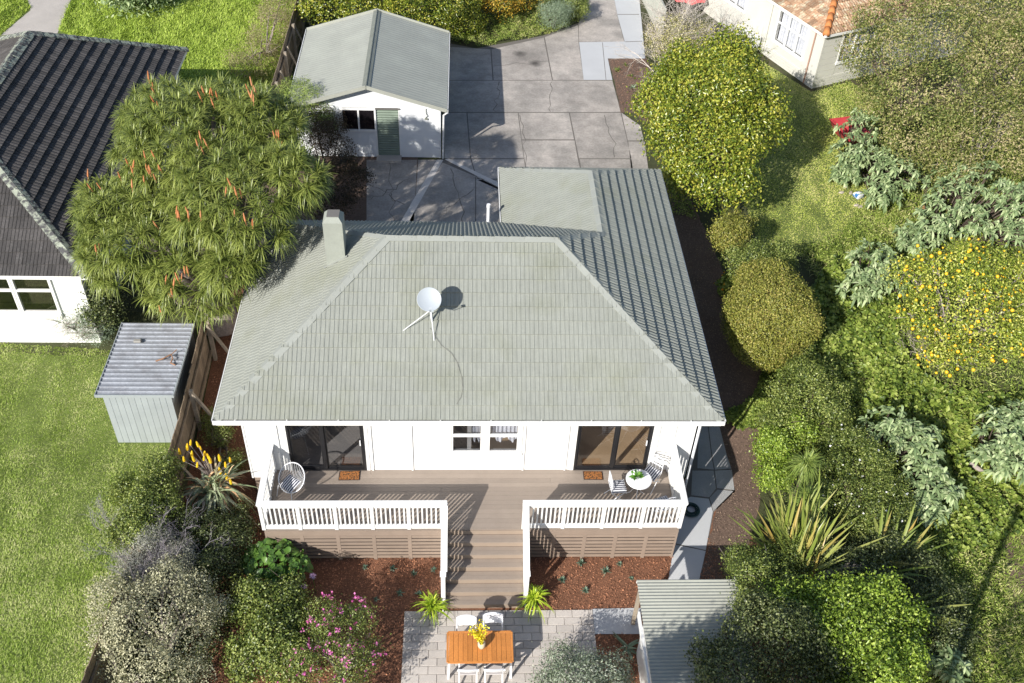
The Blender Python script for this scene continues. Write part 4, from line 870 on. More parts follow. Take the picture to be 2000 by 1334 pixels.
dn = up * -.04; m.add([E0 + dn, E1 + dn, E2 + dn, E3 + dn, RR1 + dn, RR2 + dn], [(0, 1, 4), (1, 2, 5, 4), (3, 0, 4, 5), (3, 2, 1, 0)])
rr = m.build('roof', M_CLAY, rh)
m = MB()
def halfcaps(mb, a, b, r=.13, seg=.38):
    a = Vector(a); b = Vector(b); L = (b - a).length; n = round(L / seg); d = (b - a) / n
    for i in range(n): mb.tube([a + d * i, a + d * (i + 1.06)], [r * 1.08, r * .88], 14)
halfcaps(m, E0 + up * .04, RR1 + up * .05); halfcaps(m, E1 + up * .04, RR1 + up * .05); halfcaps(m, RR1 + up * .05, RR2 + up * .05); m.smooth = True; m.build('ridge_caps', M_CLAYCAP, rr)
m = MB()
for a, b in ((E0, E1), (E3, E0), (E1, E2)): m.beam(a - up * .05, b - up * .05, .05, .1)
m.build('gutter', M_WHITE, rh)
MB().tube([rp(-.05, .5, 3.1), rp(-.05, .5, .78)], .03, 8).build('downpipe', mat('copper_pipe', (.40, .24, .18), .5), rh)
MB().tube([rp(-.05, 3.36, 3.1), rp(-.05, 3.36, .9)], .03, 8).build('downpipe', M_CREAM, rh)
hpu = thing('heat_pump', 'white outdoor heat pump unit beside the cream house wall', 'heat pump', rp(-.35, 3.95, RZ))
MB().box(-.5, -.16, 3.5, 4.42, RZ + .12, RZ + .78, M=Mr).build('casing', M_WHITE, hpu, bevel=.02)
q = Matrix.Translation(rp(-.505, 4.12, RZ + .45)) @ Mr.to_quaternion().to_matrix().to_4x4() @ Matrix.Rotation(math.radians(-90), 4, 'Y')
m = MB()
for r in (.06, .11, .16, .21, .25): m.tube([q @ Vector((math.cos(t) * r, math.sin(t) * r, 0)) for t in [6.2832 * i / 28 for i in range(28)]], .006, 5, closed=True)
m.build('fan_grille', mat('grille_grey', (.3, .31, .33), .5), hpu); MB().box(-.52, -.14, 3.55, 3.62, RZ, RZ + .12, M=Mr).box(-.52, -.14, 4.3, 4.37, RZ, RZ + .12, M=Mr).build('foot', M_BLACK, hpu)
# ================================================================= sheds
isd = thing('garden_shed', 'small galvanised steel garden shed with pale green walls beside the paling fence', 'shed', (-2.6, 3.7, .2))
SX, SXB, SY, SYB, SZ = -3.48, -1.72, 2.36, 5.05, 1.95
m = MB(); n = 11
for i in range(n):
    a = SX + (SXB - SX) * i / n; b = SX + (SXB - SX) * (i + 1) / n; m.box(a + .004, b - .004, SY + .004, SY + .02, .03, SZ - .05)
m.box(SX, SXB, SY + .02, SY + .03, .03, SZ - .05)
for i in range(16):
    a = SY + .03 + (SYB - SY - .03) * i / 16; b = SY + .03 + (SYB - SY - .03) * (i + 1) / 16
    m.box(SX, SX + .015, a + .003, b - .003, .1, SZ - .05); m.box(SXB - .015, SXB, a + .003, b - .003, .1, SZ - .05)
m.box(SX + .015, SXB - .015, SYB - .02, SYB, .3, SZ - .05)
m.build('wall', M_PALEGREEN, isd)
m = MB(); y = SY - .06; st = (SYB + .1 - SY) / 17
for i in range(17):
    a = SY - .06 + i * st; zz = SZ - .0
    m.box(-3.62, -1.66, a, a + st - .035, zz, zz + .012); m.box(-3.62, -1.66, a + st - .035, a + st, zz, zz + .04)
m.build('roof', M_GALV, isd); m = MB().box(-3.64, -3.621, SY - .08, SYB + .06, SZ - .05, SZ + .045).box(-3.62, -1.62, SY - .08, SY - .061, SZ - .05, SZ + .045).box(-1.659, -1.62, SY - .06, SYB + .06, SZ - .05, SZ + .03); m.build('roof_trim', M_PALEGREEN, isd)
tag(MB().tube([(-2.35, 3.55, 2.0), (-2.15, 3.6, 2.05), (-1.98, 3.75, 2.06), (-1.9, 3.6, 2.06), (-1.93, 3.45, 2.03), (-1.8, 3.4, 2.0)], .02, 6).tube([(-1.98, 3.75, 2.05), (-1.85, 3.9, 2.1)], .012, 5).build('fallen_branch', mat('dry_orange_bark', (.30, .16, .09), .9)), 'crooked fallen branch lying on the galvanised shed roof', 'branch')
tag(MB().box(-3.1, -2.9, 4.25, 4.36, 2.001, 2.07).build('brick', mat('grey_brick', (.30, .29, .27), .9), bevel=.015), 'loose grey brick lying on the galvanised shed roof', 'brick')
# bottom-right shed
gsd = thing('garden_shed', 'shed with sage corrugated lean-to roof and white side wall at the bottom right', 'shed', (11, -4.8, 0))
m = MB(); corr(m, (9.86, -6.9, 1.62), (0, 1, 0), (1, 0, 0), 3.74, 2.30, .083, .011); 
V = [Vector(v) for v in m.V]; m.V = [(v.x, v.y, v.z) for v in V]; m.F = [f[::-1] for f in m.F]
m.build('roof', M_GREENCORR, gsd); MB().box(9.93, 12.1, -6.8, -4.1, .02, 1.585).build('wall', M_WHITE, gsd); MB().box(9.80, 9.845, -6.9, -3.95, 1.38, 1.56).box(9.86, 12.1, -3.2, -3.17, 1.53, 1.59).build('fascia', M_WHITE, gsd)
for x in (9.95, 12.0): MB().box(x - .04, x + .04, -3.35, -3.27, 0, 1.58).build('post', M_POST, gsd)
# ================================================================= fences
def fence(name, label, a, b, h, side, step=.155, posts=2.4, brace=(), rails=True, hole=None):
    a = Vector((*a, 0)); b = Vector((*b, 0)); d = (b - a); L = d.length; d.normalize(); n = Vector((-d.y, d.x, 0)) * side
    t = thing(name, label, 'fence', (*((a + b) / 2).xy, zt((a.y + b.y) / 2)))
    m = MB(); s = 0
    while s < L:
        p = a + d * s; z = zt(p.y); w = step - .008; hh = h + random.uniform(-.025, .025); M = Matrix.Translation(p + Vector((0, 0, z))) @ Matrix((d, -n if side > 0 else n, Vector((0, 0, 1)))).transposed().to_4x4()
        m.box(0, w, .0, .02, .0, hh, M=M); s += step
    m.build('palings', M_ROUGH, t)
    for zz in (.35, h - .35):
        r = MB(); k = max(1, int(L / 1.2))
        for i in range(k):
            p = a + d * (L * i / k) + n * .045; q = a + d * (L * (i + 1) / k) + n * .045; r.beam(p + Vector((0, 0, zt(p.y) + zz)), q + Vector((0, 0, zt(q.y) + zz)), .05, .09)
        r.build('rail', M_ROUGH, t)
    s = 0
    while s <= L + .01:
        p = a + d * s + n * .12; z = zt(p.y); MB().box(-.05, .05, -.05, .05, 0, h - .02, M=Matrix.Translation(p + Vector((0, 0, z))) @ Matrix.Rotation(math.atan2(d.y, d.x), 4, 'Z')).build('post', M_POST, t)
        s += posts
    for s in brace:
        p = a + d * s + n * .12; z = zt(p.y); MB().beam(p + Vector((0, 0, z + h - .1)), p + n * .55 - d * .1 + Vector((0, 0, z)), .1, .06).build('brace', M_POST, t)
    return t
fence('paling_fence', 'weathered paling fence with posts and braces between left lawn and garden bed', (-1.42, 5.2), (-1.50, .4), 1.55, 1, brace=(.1, 2.4, 4.6))
fence('paling_fence', 'lower front paling fence behind the silver shrub at the bottom left', (-1.52, .3), (-2.0, -6.2), 1.5, 1)
fence('paling_fence', 'shaded brown paling fence running behind the left side of the garage', (-1.15, 30), (-1.2, 15.6), 1.75, 1, brace=(1.5, 3, 5, 7, 9, 11, 13))
sl = thing('boundary_fence', 'sage green steel fence strip beside the pale concrete drive at the top', 'fence', (15, 29, .74))
m = MB(); a = gg(1254, 0); b = gg(1290, 78); a0 = Vector((a[0], a[1] + .0, 0)); b0 = Vector((b[0], b[1], 0)); d = (a0 - b0).normalized(); O = b0 - d * .2 + Vector((0, 0, .74)); 
corr(m, O, d, (0, 0, 1), 9, 1.5, .2, .02); m.build('sheet_panel', M_GREENCORR, sl); m = MB(); m.beam(O + Vector((0, 0, 1.5)), O + d * 9 + Vector((0, 0, 1.5)), .06, .05); m.build('rail', M_GREENCORR, sl)
# ================================================================= dining set on the patio
TX0, TX1, TY0, TY1 = 5.54, 7.03, -4.72, -3.92
dt = thing('dining_table', 'slatted orange hardwood dining table with white legs on the paved patio', 'table', (6.28, -4.32, .035))
m = MB(); n = 13; 
for i in range(n):
    a = TX0 + .05 + (TX1 - TX0 - .1) * i / n; b = TX0 + .05 + (TX1 - TX0 - .1) * (i + 1) / n; m.box(a + .0025, b - .0025, TY0 + .05, TY1 - .05, .755, .775)
m.box(TX0, TX0 + .05, TY0 + .03, TY1 - .03, .755, .777).box(TX1 - .05, TX1, TY0 + .03, TY1 - .03, .755, .777).box(TX0 + .03, TX1 - .03, TY0, TY0 + .05, .755, .777).box(TX0 + .03, TX1 - .03, TY1 - .05, TY1, .755, .777)
m.build('tabletop', M_TIMBER, dt, bevel=.004); MB().box(TX0 + .06, TX1 - .06, TY0 + .06, TY1 - .06, .70, .7535).build('apron', M_DARK, dt)
for x in (TX0 + .06, TX1 - .06):
    for y in (TY0 + .05, TY1 - .05): MB().beam((x, y, .75), (x + (.02 if x > 6 else -.02), y, .036), .05, .05, (1, 0, 0)).build('leg', M_METALW, dt)
def fold_chair(loc, rz, label):
    t = thing('folding_chair', label, 'chair', loc, rz, 'white folding chairs at the dining table')
    MB().box(-.19, .19, -.20, .18, .43, .455).build('seat', mat('grey_seat', (.48, .45, .44), .6) if 'grey_seat' not in bpy.data.materials else bpy.data.materials['grey_seat'], t, local=True, bevel=.01)
    for sx in (-1, 1):
        MB().beam((sx * .215, .30, .86), (sx * .215, -.22, 0), .03, .045).build('leg', M_METALW, t, local=True)
        MB().beam((sx * .195, -.16, .43), (sx * .195, .28, 0), .03, .04).build('leg', M_METALW, t, local=True)
    m = MB(); n = 8
    V = []; 
    for i in range(n + 1):
        x = -.20 + .40 * i / n; c = .05 * (1 - (x / .2) ** 2)
        for dz, dy in ((.66, 0), (.88 + c * .5, .09), (.88 + c * .5, .115), (.66, .025)): V.append((x, .19 + dy + c * .6, dz))
    F = []
    for i in range(n):
        for k in range(4): F.append((4 * i + k, 4 * i + (k + 1) % 4, 4 * i + 4 + (k + 1) % 4, 4 * i + 4 + k))
    F += [(3, 2, 1, 0), (4 * n, 4 * n + 1, 4 * n + 2, 4 * n + 3)]
    m.add(V, F); m.build('backrest', M_METALW, t, local=True); return t
fold_chair((5.98, -3.94, .036), 0, 'white folding chair on the house side of the dining table, nearer the left pot')
fold_chair((6.59, -3.88, .036), 0, 'white folding chair on the house side of the dining table, nearer the right pot')
fold_chair((6.02, -4.66, .036), math.pi, 'white folding chair on the near side of the dining table, left one')
fold_chair((6.60, -4.66, .036), math.pi, 'white folding chair on the near side of the dining table, right one')
L_YEL = leaf('yellow_blossom', [(.75, .42, .01), (.85, .60, .02), (.85, .68, .08)], .6, .3)
va = thing('flower_vase', 'pale basket vase of yellow blossom branches on the dining table', 'vase', (6.32, -4.35, .777))
m = MB().lathe([(0, .0), (.05, .0), (.085, .10), (.09, .18), (.065, .24), (.055, .24), (.07, .17), (.04, .03), (0, .03)], (6.32, -4.35, .778), 20); m.smooth = True; m.build('vase', mat('woven_cane', (.60, .50, .36), .8, [(40, .3)]), va)
br = []; st = MB(); c = Vector((6.32, -4.35, 1.0))
for k in range(11):
    e = c + Vector((random.gauss(-.10, .16), random.gauss(.12, .17), random.uniform(.15, .42))); mdp = c.lerp(e, .5) + Vector((0, 0, .07)); st.tube([c, mdp, e], .004, 4)
    for q in range(34): s = random.uniform(.25, 1.05); br.append(c.lerp(e, s) + Vector((random.gauss(0, .028), random.gauss(0, .028), .07 * (1 - abs(2 * s - 1)) + random.gauss(0, .02))))
st.build('stems', M_BARK, va); P = np.array([tuple(b) for b in br]); link('blossom', leaf_mesh(P, rng.normal(size=P.shape), rng.normal(size=P.shape), .045, .04), L_YEL, va)
# ================================================================= leaves
L_ALOE = leaf('tree_aloe_leaf', [(.075, .105, .02), (.145, .18, .036), (.26, .295, .075)], .38, .12, .5, 1.2, .3)
L_GLOSS = leaf('glossy_yellow_green', [(.05, .085, .012), (.12, .165, .018), (.24, .27, .03), (.38, .35, .06)], .3, .3, .6, 1.3, .25)
L_DARK = leaf('dark_green_leaf', [(.018, .028, .01), (.042, .058, .018), (.09, .115, .035), (.20, .22, .09)], .4, .25, .5, .9, .25)
L_MID = leaf('mid_green_leaf', [(.04, .062, .015), (.09, .125, .026), (.17, .21, .045), (.30, .33, .10)], .38, .3, .5, .8, .25)
L_BRIGHT = leaf('bright_green_leaf', [(.06, .10, .014), (.13, .20, .022), (.22, .31, .038), (.36, .43, .09)], .36, .35, .5, .8, .2)
L_OLIVE = leaf('bronze_olive_leaf', [(.075, .08, .018), (.15, .165, .03), (.24, .245, .045), (.32, .27, .08)], .45, .25, .4, 1.2, .25)
L_SCRUB = leaf('dusty_olive_leaf', [(.06, .085, .018), (.13, .16, .035), (.23, .23, .07), (.36, .30, .17)], .5, .25, .35, .8, .6)
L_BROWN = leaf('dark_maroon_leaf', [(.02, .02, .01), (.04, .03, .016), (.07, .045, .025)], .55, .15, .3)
L_SILVER = leaf('silver_cream_leaf', [(.13, .135, .085), (.25, .245, .15), (.37, .355, .23), (.48, .46, .32)], .55, .2, .3, 1.6, .2)
L_GREYGR = leaf('grey_green_leaf', [(.10, .14, .085), (.17, .22, .14), (.27, .33, .24)], .55, .15, .3, 1.0, .25)
L_WOOLLY = leaf('woolly_grey_green_leaf', [(.08, .12, .05), (.15, .21, .09), (.25, .32, .15), (.38, .43, .24)], .55, .15, .3, 1.0, .2)
L_CIT = leaf('citrus_leaf', [(.07, .11, .015), (.17, .22, .025), (.30, .34, .05), (.48, .46, .12)], .35, .3, .5, 1, .25)
L_HYD = leaf('hydrangea_leaf', [(.04, .09, .018), (.065, .14, .022), (.11, .20, .035)], .4, .25, .4)
L_WEED = leaf('nasturtium_leaf', [(.05, .085, .014), (.12, .175, .028), (.22, .285, .05), (.34, .39, .10)], .45, .35, .35, 1.1, .4, 1.15)
L_WEED2 = leaf('tangled_weed_leaf', [(.08, .12, .02), (.16, .22, .035), (.27, .33, .07), (.40, .38, .17)], .5, .3, .3, .9, .4)
L_FLAX = leaf('flax_leaf', [(.10, .14, .025), (.17, .21, .04), (.26, .27, .08), (.32, .23, .06)], .35, .2, .5, 1, .15)
L_TUFT = leaf('fine_tuft_leaf', [(.10, .15, .03), (.17, .23, .05), (.26, .31, .08)], .45, .25, .4, 1, .2)
L_STRAP = leaf('yellow_green_strap', [(.18, .27, .02), (.30, .40, .03), (.46, .50, .06)], .38, .3, .4)
L_SPIKE = leaf('orange_aloe_flower', [(.32, .10, .04), (.40, .15, .06), (.40, .22, .12)], .6, .1)
L_AMBER = leaf('amber_aloe_flower', [(.80, .33, .01), (.85, .42, .015), (.85, .50, .03)], .6, .2)
L_PINK = leaf('magenta_flower', [(.42, .07, .24), (.52, .12, .33), (.60, .26, .44)], .6, .25)
L_ORNG = leaf('orange_flower', [(.80, .22, .01), (.85, .35, .02)], .6, .25)
L_FRUIT = mat('yellow_citrus', (.80, .47, .02), .45, isl=.15)
# ================================================================= tree aloe between the two houses
def rosettes(P, N, k, L, W, droop, name, m, parent, spread=(.25, 1.5), nseg=4, fold=.0, prof=None):
    n = len(P); PP = np.repeat(P, k, 0); A = np.repeat(norm(N * .7 + np.array([0, 0, .65]) + rng.normal(0, .15, N.shape)), k, 0)
    r = rng.normal(size=PP.shape); T1 = norm(np.cross(A, r)); ang = rng.uniform(spread[0], spread[1], len(PP))[:, None]
    D = A * np.cos(ang) + T1 * np.sin(ang); s = rng.uniform(.65, 1.15, len(PP))
    return link(name, blade_mesh(PP + D * .03, D, L * s, W, droop * rng.uniform(.5, 1.4, len(PP)), nseg, .06, prof, fold), m, parent)
ab = [blob(405, 300, 5.0, 162, .72), blob(465, 395, 5.2, 125, .75), blob(508, 440, 5.1, 52, .8), blob(448, 520, 4.6, 46, .8), blob(285, 470, 3.7, 125, .8), blob(380, 520, 3.3, 120, .8), blob(330, 240, 5.0, 88, .8), blob(502, 248, 5.9, 82, .8), blob(562, 350, 5.7, 68, .8), blob(210, 400, 3.6, 55, .8), blob(430, 222, 5.7, 68, .7)]
base = gg(443, 640); at = thing('tree_aloe', 'large domed tree aloe with orange flower spikes between the charcoal roof and the sage roof', 'tree', (base[0], base[1], zt(base[1])))
P, N = crown_pts(ab, 1150, zmin=-.35, lumps=60, amp=.16, depth=.15, gap=.1, cut=.95)
rosettes(P, N, 32, .44, .025, .36, 'crown', L_ALOE, at, fold=.35, nseg=5, spread=(.3, 1.6))
P2, N2 = crown_pts([(c, (r[0] * .8, r[1] * .8, r[2] * .78)) for c, r in ab], 520, zmin=-.4, gap=.0, depth=.15); rosettes(P2, N2, 18, .5, .04, .4, 'inner_leaves', L_ALOE, at)
tips = [Vector(c) + Vector((random.uniform(-.5, .5), random.uniform(-.5, .5), -.1)) for c, r in ab for _ in range(2)]
mb = MB(); B0 = Vector((base[0] - .1, base[1], zt(base[1]))); Fk = B0 + Vector((-.1, .4, 1.4))
mb.tube([B0, B0.lerp(Fk, .3), B0.lerp(Fk, .7), Fk], [.62, .46, .42, .42], 14)
for t in tips:
    s = Fk + Vector((random.uniform(-.2, .2), random.uniform(-.2, .2), -.2)); mdp = s.lerp(t, .5) + Vector((0, 0, -.25)); mb.tube([s, s.lerp(mdp, .5), mdp, mdp.lerp(t, .5), t], [.26, .2, .15, .11, .06], 9)
lw_ = B0 + Vector((0, -.1, .9)); mb.tube([lw_, lw_ + Vector((-.3, -.7, .75)), lw_ + Vector((-.55, -1.2, 1.3)), lw_ + Vector((-.6, -1.7, 1.9))], [.28, .24, .19, .12], 10)
mb.tube([lw_ + Vector((.1, .2, .2)), lw_ + Vector((.2, .1, 1.0)), lw_ + Vector((.2, .4, 1.8)), lw_ + Vector((.1, .9, 2.4))], [.26, .22, .18, .12], 10)
mb.smooth = True; mb.build('trunk', M_TRUNK, at)
def spike(L, R, m, name, loc, parent, tilt, stem=.0):
    mb = MB(); d = Vector((tilt[0], tilt[1], 1)).normalized(); Q = d.to_track_quat('Z', 'Y').to_matrix().to_4x4()
    mb.lathe([(0, 0), (R * .7, .01), (R, L * .15), (R * .9, L * .5), (R * .55, L * .85), (0, L)], (0, 0, 0), 9, Q @ Matrix.Translation((0, 0, stem)))
    if stem: mb.tube([Vector((0, 0, 0)), d * stem], R * .22, 5)
    for i in range(len(mb.V)):
        if i % 2: v = Vector(mb.V[i]); mb.V[i] = tuple(v * random.uniform(.92, 1.06))
    o = mb.build(name, m, parent, local=True); o.location = Vector(loc) - worldloc(parent); return o
cl = [(310, 170), (400, 165), (412, 158), (450, 165), (478, 175), (490, 185), (395, 195), (408, 200), (413, 208), (365, 155), (358, 160), (300, 165), (295, 200), (270, 330), (262, 345), (290, 340), (305, 350), (275, 370), (300, 325), (390, 290), (400, 300), (545, 272), (552, 285), (455, 380), (460, 395), (175, 370), (185, 380), (235, 225), (320, 440), (355, 435), (375, 430), (500, 440), (465, 425), (190, 505), (365, 545), (370, 555), (330, 560), (335, 590), (340, 612), (440, 160), (495, 205), (506, 190), (385, 160), (302, 192)]
gpx = []
for (u, v) in cl:
    d = _M @ np.array([(u - 1000) / FPX, -(v - 667) / FPX, -1.0]); d = d / np.linalg.norm(d); best = None
    for c, r in ab:
        o = (_C - c) / r; dd = d / r; A_ = dd @ dd; B_ = o @ dd; Cc = o @ o - 1; D_ = B_ * B_ - A_ * Cc
        if D_ > 0:
            tq = (-B_ - math.sqrt(D_)) / A_
            if best is None or tq < best: best = tq
    if best: gpx.append(_C + d * (best - .22))
sp0 = None
for p in gpx:
    for k in range(random.choice((1, 2, 2, 3))):
        q = Vector(p) + Vector((random.gauss(0, .13), random.gauss(0, .13), random.uniform(-.05, .16)))
        if sp0 is None: sp0 = spike(.27, .027, L_SPIKE, 'flower_spike', q, at, (.05, .05), .12)
        else:
            o = sp0.copy(); COL.objects.link(o); o.location = q - worldloc(at); o.rotation_euler = (random.uniform(-.25, .25), random.uniform(-.25, .25), random.uniform(0, 6)); s = random.uniform(.6, 1.0); o.scale = (s, s, s)
# ================================================================= trees and large shrubs
def S(*a, **k): return shrub(*a, **k)
S('glossy_tree', 'tall dense glossy yellow-green tree between the driveway and the side lawn', 'tree', [blob(1385, 210, 3.2, 110, 1.0), blob(1440, 230, 3.0, 75, 1.1), blob(1315, 210, 2.8, 62, 1.2), blob(1385, 300, 2.6, 95, 1.0), blob(1405, 365, 2.1, 60, 1.0), blob(1345, 155, 3.2, 62, .9), blob(1420, 155, 3.2, 60, .9), blob(1468, 200, 3.0, 45, 1), blob(1300, 280, 2.4, 40, 1), blob(1345, 350, 2.0, 45, 1)], 66000, .105, .06, L_GLOSS, M_BARK, trunk_at=tuple(gg(1420, 400)[:2]), lumps=110, amp=.16, depth=.3, gap=.45, loose=.12, r0=.12)
S('clipped_bush', 'large round bronze-olive clipped bush beside the right end of the house', 'bush', [blob(1503, 620, 1.7, 94, 1.04), blob(1500, 565, 1.9, 68, .8), blob(1490, 665, 1.3, 64, .8)], 56000, .055, .035, L_OLIVE, M_BARK, lumps=110, amp=.07, depth=.18, gap=.3, sub=2, tuft=2.2, loose=.05)
S('small_bush', 'small olive bush with a bare stem at the lawn corner behind the round bush', 'bush', [blob(1425, 465, 1.4, 36, 1.0), blob(1440, 445, 1.2, 26, 1.0)], 9000, .055, .035, L_OLIVE, M_BARK, trunk_at=tuple(gg(1458, 500)[:2]), lumps=30)
S('low_bush', 'dark low bush with bare twigs directly behind the round olive bush', 'bush', [blob(1462, 520, 1.2, 50, .9), blob(1515, 515, 1.1, 42, .9), blob(1545, 690, .8, 35, 1)], 13000, .06, .035, L_MID, M_BARK, lumps=50)
def citrus_extra(t, P, N):
    cl = [(1800, 500), (1830, 490), (1850, 500), (1870, 480), (1880, 500), (1770, 530), (1790, 560), (1760, 580), (1750, 600), (1815, 560), (1780, 625), (1810, 640), (1830, 680), (1795, 680), (1815, 645), (1895, 640), (1900, 655), (1860, 690), (1800, 720), (1930, 690), (1940, 545), (1965, 600), (1970, 620), (1930, 620), (1960, 710), (1850, 540), (1865, 520), (1900, 525), (1990, 690), (1880, 720), (1850, 740), (1820, 750), (1780, 700), (1910, 480), (1840, 510)]
    f0 = None; cand = []
    uv = []
    R_ = _M.T; 
    q = (P - _C) @ _M; U = 1000 + FPX * q[:, 0] / -q[:, 2]; V = 667 - FPX * q[:, 1] / -q[:, 2]; dep = -q[:, 2]
    for (u, v) in cl:
        for k in range(3):
            uu = u + random.gauss(0, 9); vv = v + random.gauss(0, 8); d = (U - uu) ** 2 + (V - vv) ** 2 + 0; j = np.where(d < 150)[0]
            if len(j): i = j[np.argmin(dep[j])]; cand.append(P[i] + N[i] * .08)
    for p in cand[:98]:
        if f0 is None:
            m = MB().lathe([(0, -.05), (.037, -.034), (.05, 0), (.037, .034), (0, .05)], (0, 0, 0), 8); m.smooth = True; f0 = m.build('fruit', L_FRUIT, t, local=True); f0.location = Vector(p) - worldloc(t)
        else:
            o = f0.copy(); COL.objects.link(o); o.location = Vector(p) - worldloc(t); s = random.uniform(.55, 1.15); o.scale = (s, s, s)
    ii = rng.permutation(len(P))[:520]; ii = ii[(lump(P[ii, 0] * 2.2, P[ii, 1] * 2.2, 1.3) > .05) & (N[ii][:, 2] > 0)]
    m = MB()
    for i in ii: m.lathe([(0, -.03), (.024, -.015), (.03, 0), (.022, .02), (0, .03)], tuple(P[i] + N[i] * random.uniform(-.02, .06) + rng.normal(0, .03, 3)), 6)
    stuff(m.build('small_fruit', L_FRUIT, t))
def twigs(m, parent, c, n, L, r=.012, up=.4):
    mb = MB()
    def grow(p, d, l, rad, lev):
        q = p + d * l * .5 + Vector((random.gauss(0, .04), random.gauss(0, .04), 0)); e = p + d * l; mb.tube([p, q, e], [rad, rad * .8, rad * .6], 4, cap=False)
        if lev > 0:
            for s in ((.4, .7, 1, 1) if lev > 1 else (.35, .6, .85, 1)):
                dd = (d + Vector((random.gauss(0, .55), random.gauss(0, .55), random.gauss(.1, .35)))).normalized(); grow(p.lerp(e, s), dd, l * random.uniform(.45, .75), rad * .55, lev - 1)
    for i in range(n):
        d = Vector((random.gauss(0, .7), random.gauss(0, .7), up + random.random() * .6)).normalized(); grow(Vector(c) + Vector((random.gauss(0, .12), random.gauss(0, .12), 0)), d, L * random.uniform(.7, 1.2), r, 3)
    return mb.build('twigs', m, parent)
ct = S('citrus_tree', 'spreading citrus tree dotted with yellow fruit at the right edge', 'tree', [blob(1870, 560, 2.4, 95, .95), blob(1810, 620, 1.9, 62, 1), blob(1940, 640, 1.7, 70, 1), blob(1860, 680, 1.2, 65, .9), blob(1920, 540, 1.8, 60, 1), blob(1985, 560, 1.7, 50, 1), blob(1790, 550, 1.6, 48, 1), blob(1900, 620, 1.9, 75, .9)], 30000, .085, .045, L_CIT, M_TWIG, lumps=90, amp=.3, depth=.55, gap=.75, twigs=5, r0=.09, extra=citrus_extra)
pc = gg(1870, 640); twigs(M_TWIG, ct, (pc[0], pc[1], .9), 10, 1.0, .022); pc = gg(1830, 720); twigs(M_TWIG, ct, (pc[0], pc[1], .5), 5, .8, .018)
sc1 = S('scrub_tree', 'big dusty olive scrubby tree overhanging the cream house corner', 'tree', [blob(1800, 60, 3.0, 110, .85), blob(1870, 110, 3.0, 120, .85), blob(1760, 140, 2.4, 100, .8), blob(1830, 200, 2.4, 110, .8), blob(1730, 205, 1.9, 60, .9), blob(1700, 130, 2.0, 48, 1), blob(1790, 270, 1.7, 75, .9)], 44000, .105, .045, L_SCRUB, M_BARK, lumps=110, amp=.25, depth=.4, gap=.6, twigs=2, r0=.10)
for (u, v, z) in ((1790, 130, 3.2), (1880, 190, 3.2), (1760, 220, 2.6)): p = gg(u, v, z - .7); twigs(M_TWIG, sc1, p, 3, .6, .010)
S('scrub_tree', 'dusty olive scrubby tree in the top right corner of the photo', 'tree', [blob(1960, 40, 3.2, 100, .9), blob(1980, 140, 2.8, 95, .9), blob(2040, 90, 3, 90, .9)], 26000, .11, .045, L_SCRUB, M_TWIG, lumps=70, amp=.2, depth=.4, gap=.6, twigs=4, r0=.12)
sc2 = S('scrub_bush', 'twiggy grey-brown scrub below the scrubby tree and above the woolly leaved plants at right', 'bush', [blob(1900, 250, 2.0, 90, .8), blob(1960, 290, 1.6, 75, .9), blob(1850, 320, 1.2, 60, .9), blob(1980, 220, 2.2, 70, .9)], 24000, .10, .04, L_SCRUB, M_TWIG, lumps=80, amp=.2, depth=.4, gap=.6, twigs=4)
for (u, v, z) in ((1900, 230, 2.2), (1950, 280, 1.8)): p = gg(u, v, z - .7); twigs(M_TWIG, sc2, p, 5, .8, .014)
# woolly nightshade: whorls of large soft leaves
def woolly(label, spots, n=34, L=.28):
    t0 = gg(*spots[0][:2]); t = thing('woolly_shrub', label, 'shrub', (t0[0], t0[1], zt(t0[1])), 0, 'grey-green large-leaved shrubs on the right')
    PP = []; NN = []
    for (u, v, z, r) in spots:
        c, R = blob(u, v, z, r, .8); a, b = crown_pts([(c, R)], n, zmin=0.0, gap=0, depth=.5); PP.append(a); NN.append(b)
    P = np.concatenate(PP); N = norm(np.concatenate(NN) + [0, 0, 1.]); k = 13
    Pr = np.repeat(P, k, 0); A = np.repeat(N, k, 0); T1 = norm(np.cross(A, rng.normal(size=Pr.shape))); ang = rng.uniform(.5, 1.7, len(Pr))[:, None]; D = A * np.cos(ang) + T1 * np.sin(ang)
    s = rng.uniform(.6, 1.1, len(Pr)); pf = lambda s: max(.03, math.sin(math.pi * min(1, s * .93 + .05)) ** .75)
    link('crown', blade_mesh(Pr + A * rng.uniform(-.1, .03, (len(Pr), 1)), D, L * s, (.072 * s), .45, 4, 0, pf, .25), L_WOOLLY, t)
    tp = MB().lathe([(0, -.03), (.03, 0), (0, .04)], (0, 0, 0), 6); mb = MB()
    for p in P[::2]:
        b = Vector((t0[0] + (p[0] - t0[0]) * .6, t0[1] + (p[1] - t0[1]) * .6, zt(t0[1]))); mb.tube([b, b.lerp(Vector(p), .6), Vector(p)], [.03, .022, .012], 5)
    mb.build('stems', M_BARK, t); return t
woolly('woolly grey-green shrub growing over the red barrow beside the side lawn', [(1680, 250, 1.1, 45), (1660, 300, .9, 45), (1700, 320, .9, 55), (1760, 350, .8, 55), (1720, 380, .6, 45), (1650, 340, .5, 30)], 39)
woolly('woolly grey-green shrub between the round olive bush and the citrus tree, with one yellow leaf', [(1700, 520, .9, 55), (1680, 560, .8, 45), (1735, 545, .8, 45)], 39)
woolly('wide bank of woolly grey-green foliage between the scrub and the citrus tree', [(1850, 400, 1.2, 60), (1920, 370, 1.4, 65), (1980, 400, 1.3, 60), (1820, 450, 1.0, 50), (1900, 440, 1.0, 50), (1780, 470, .8, 35), (1990, 460, 1.0, 45), (1870, 350, 1.0, 45)], 39)
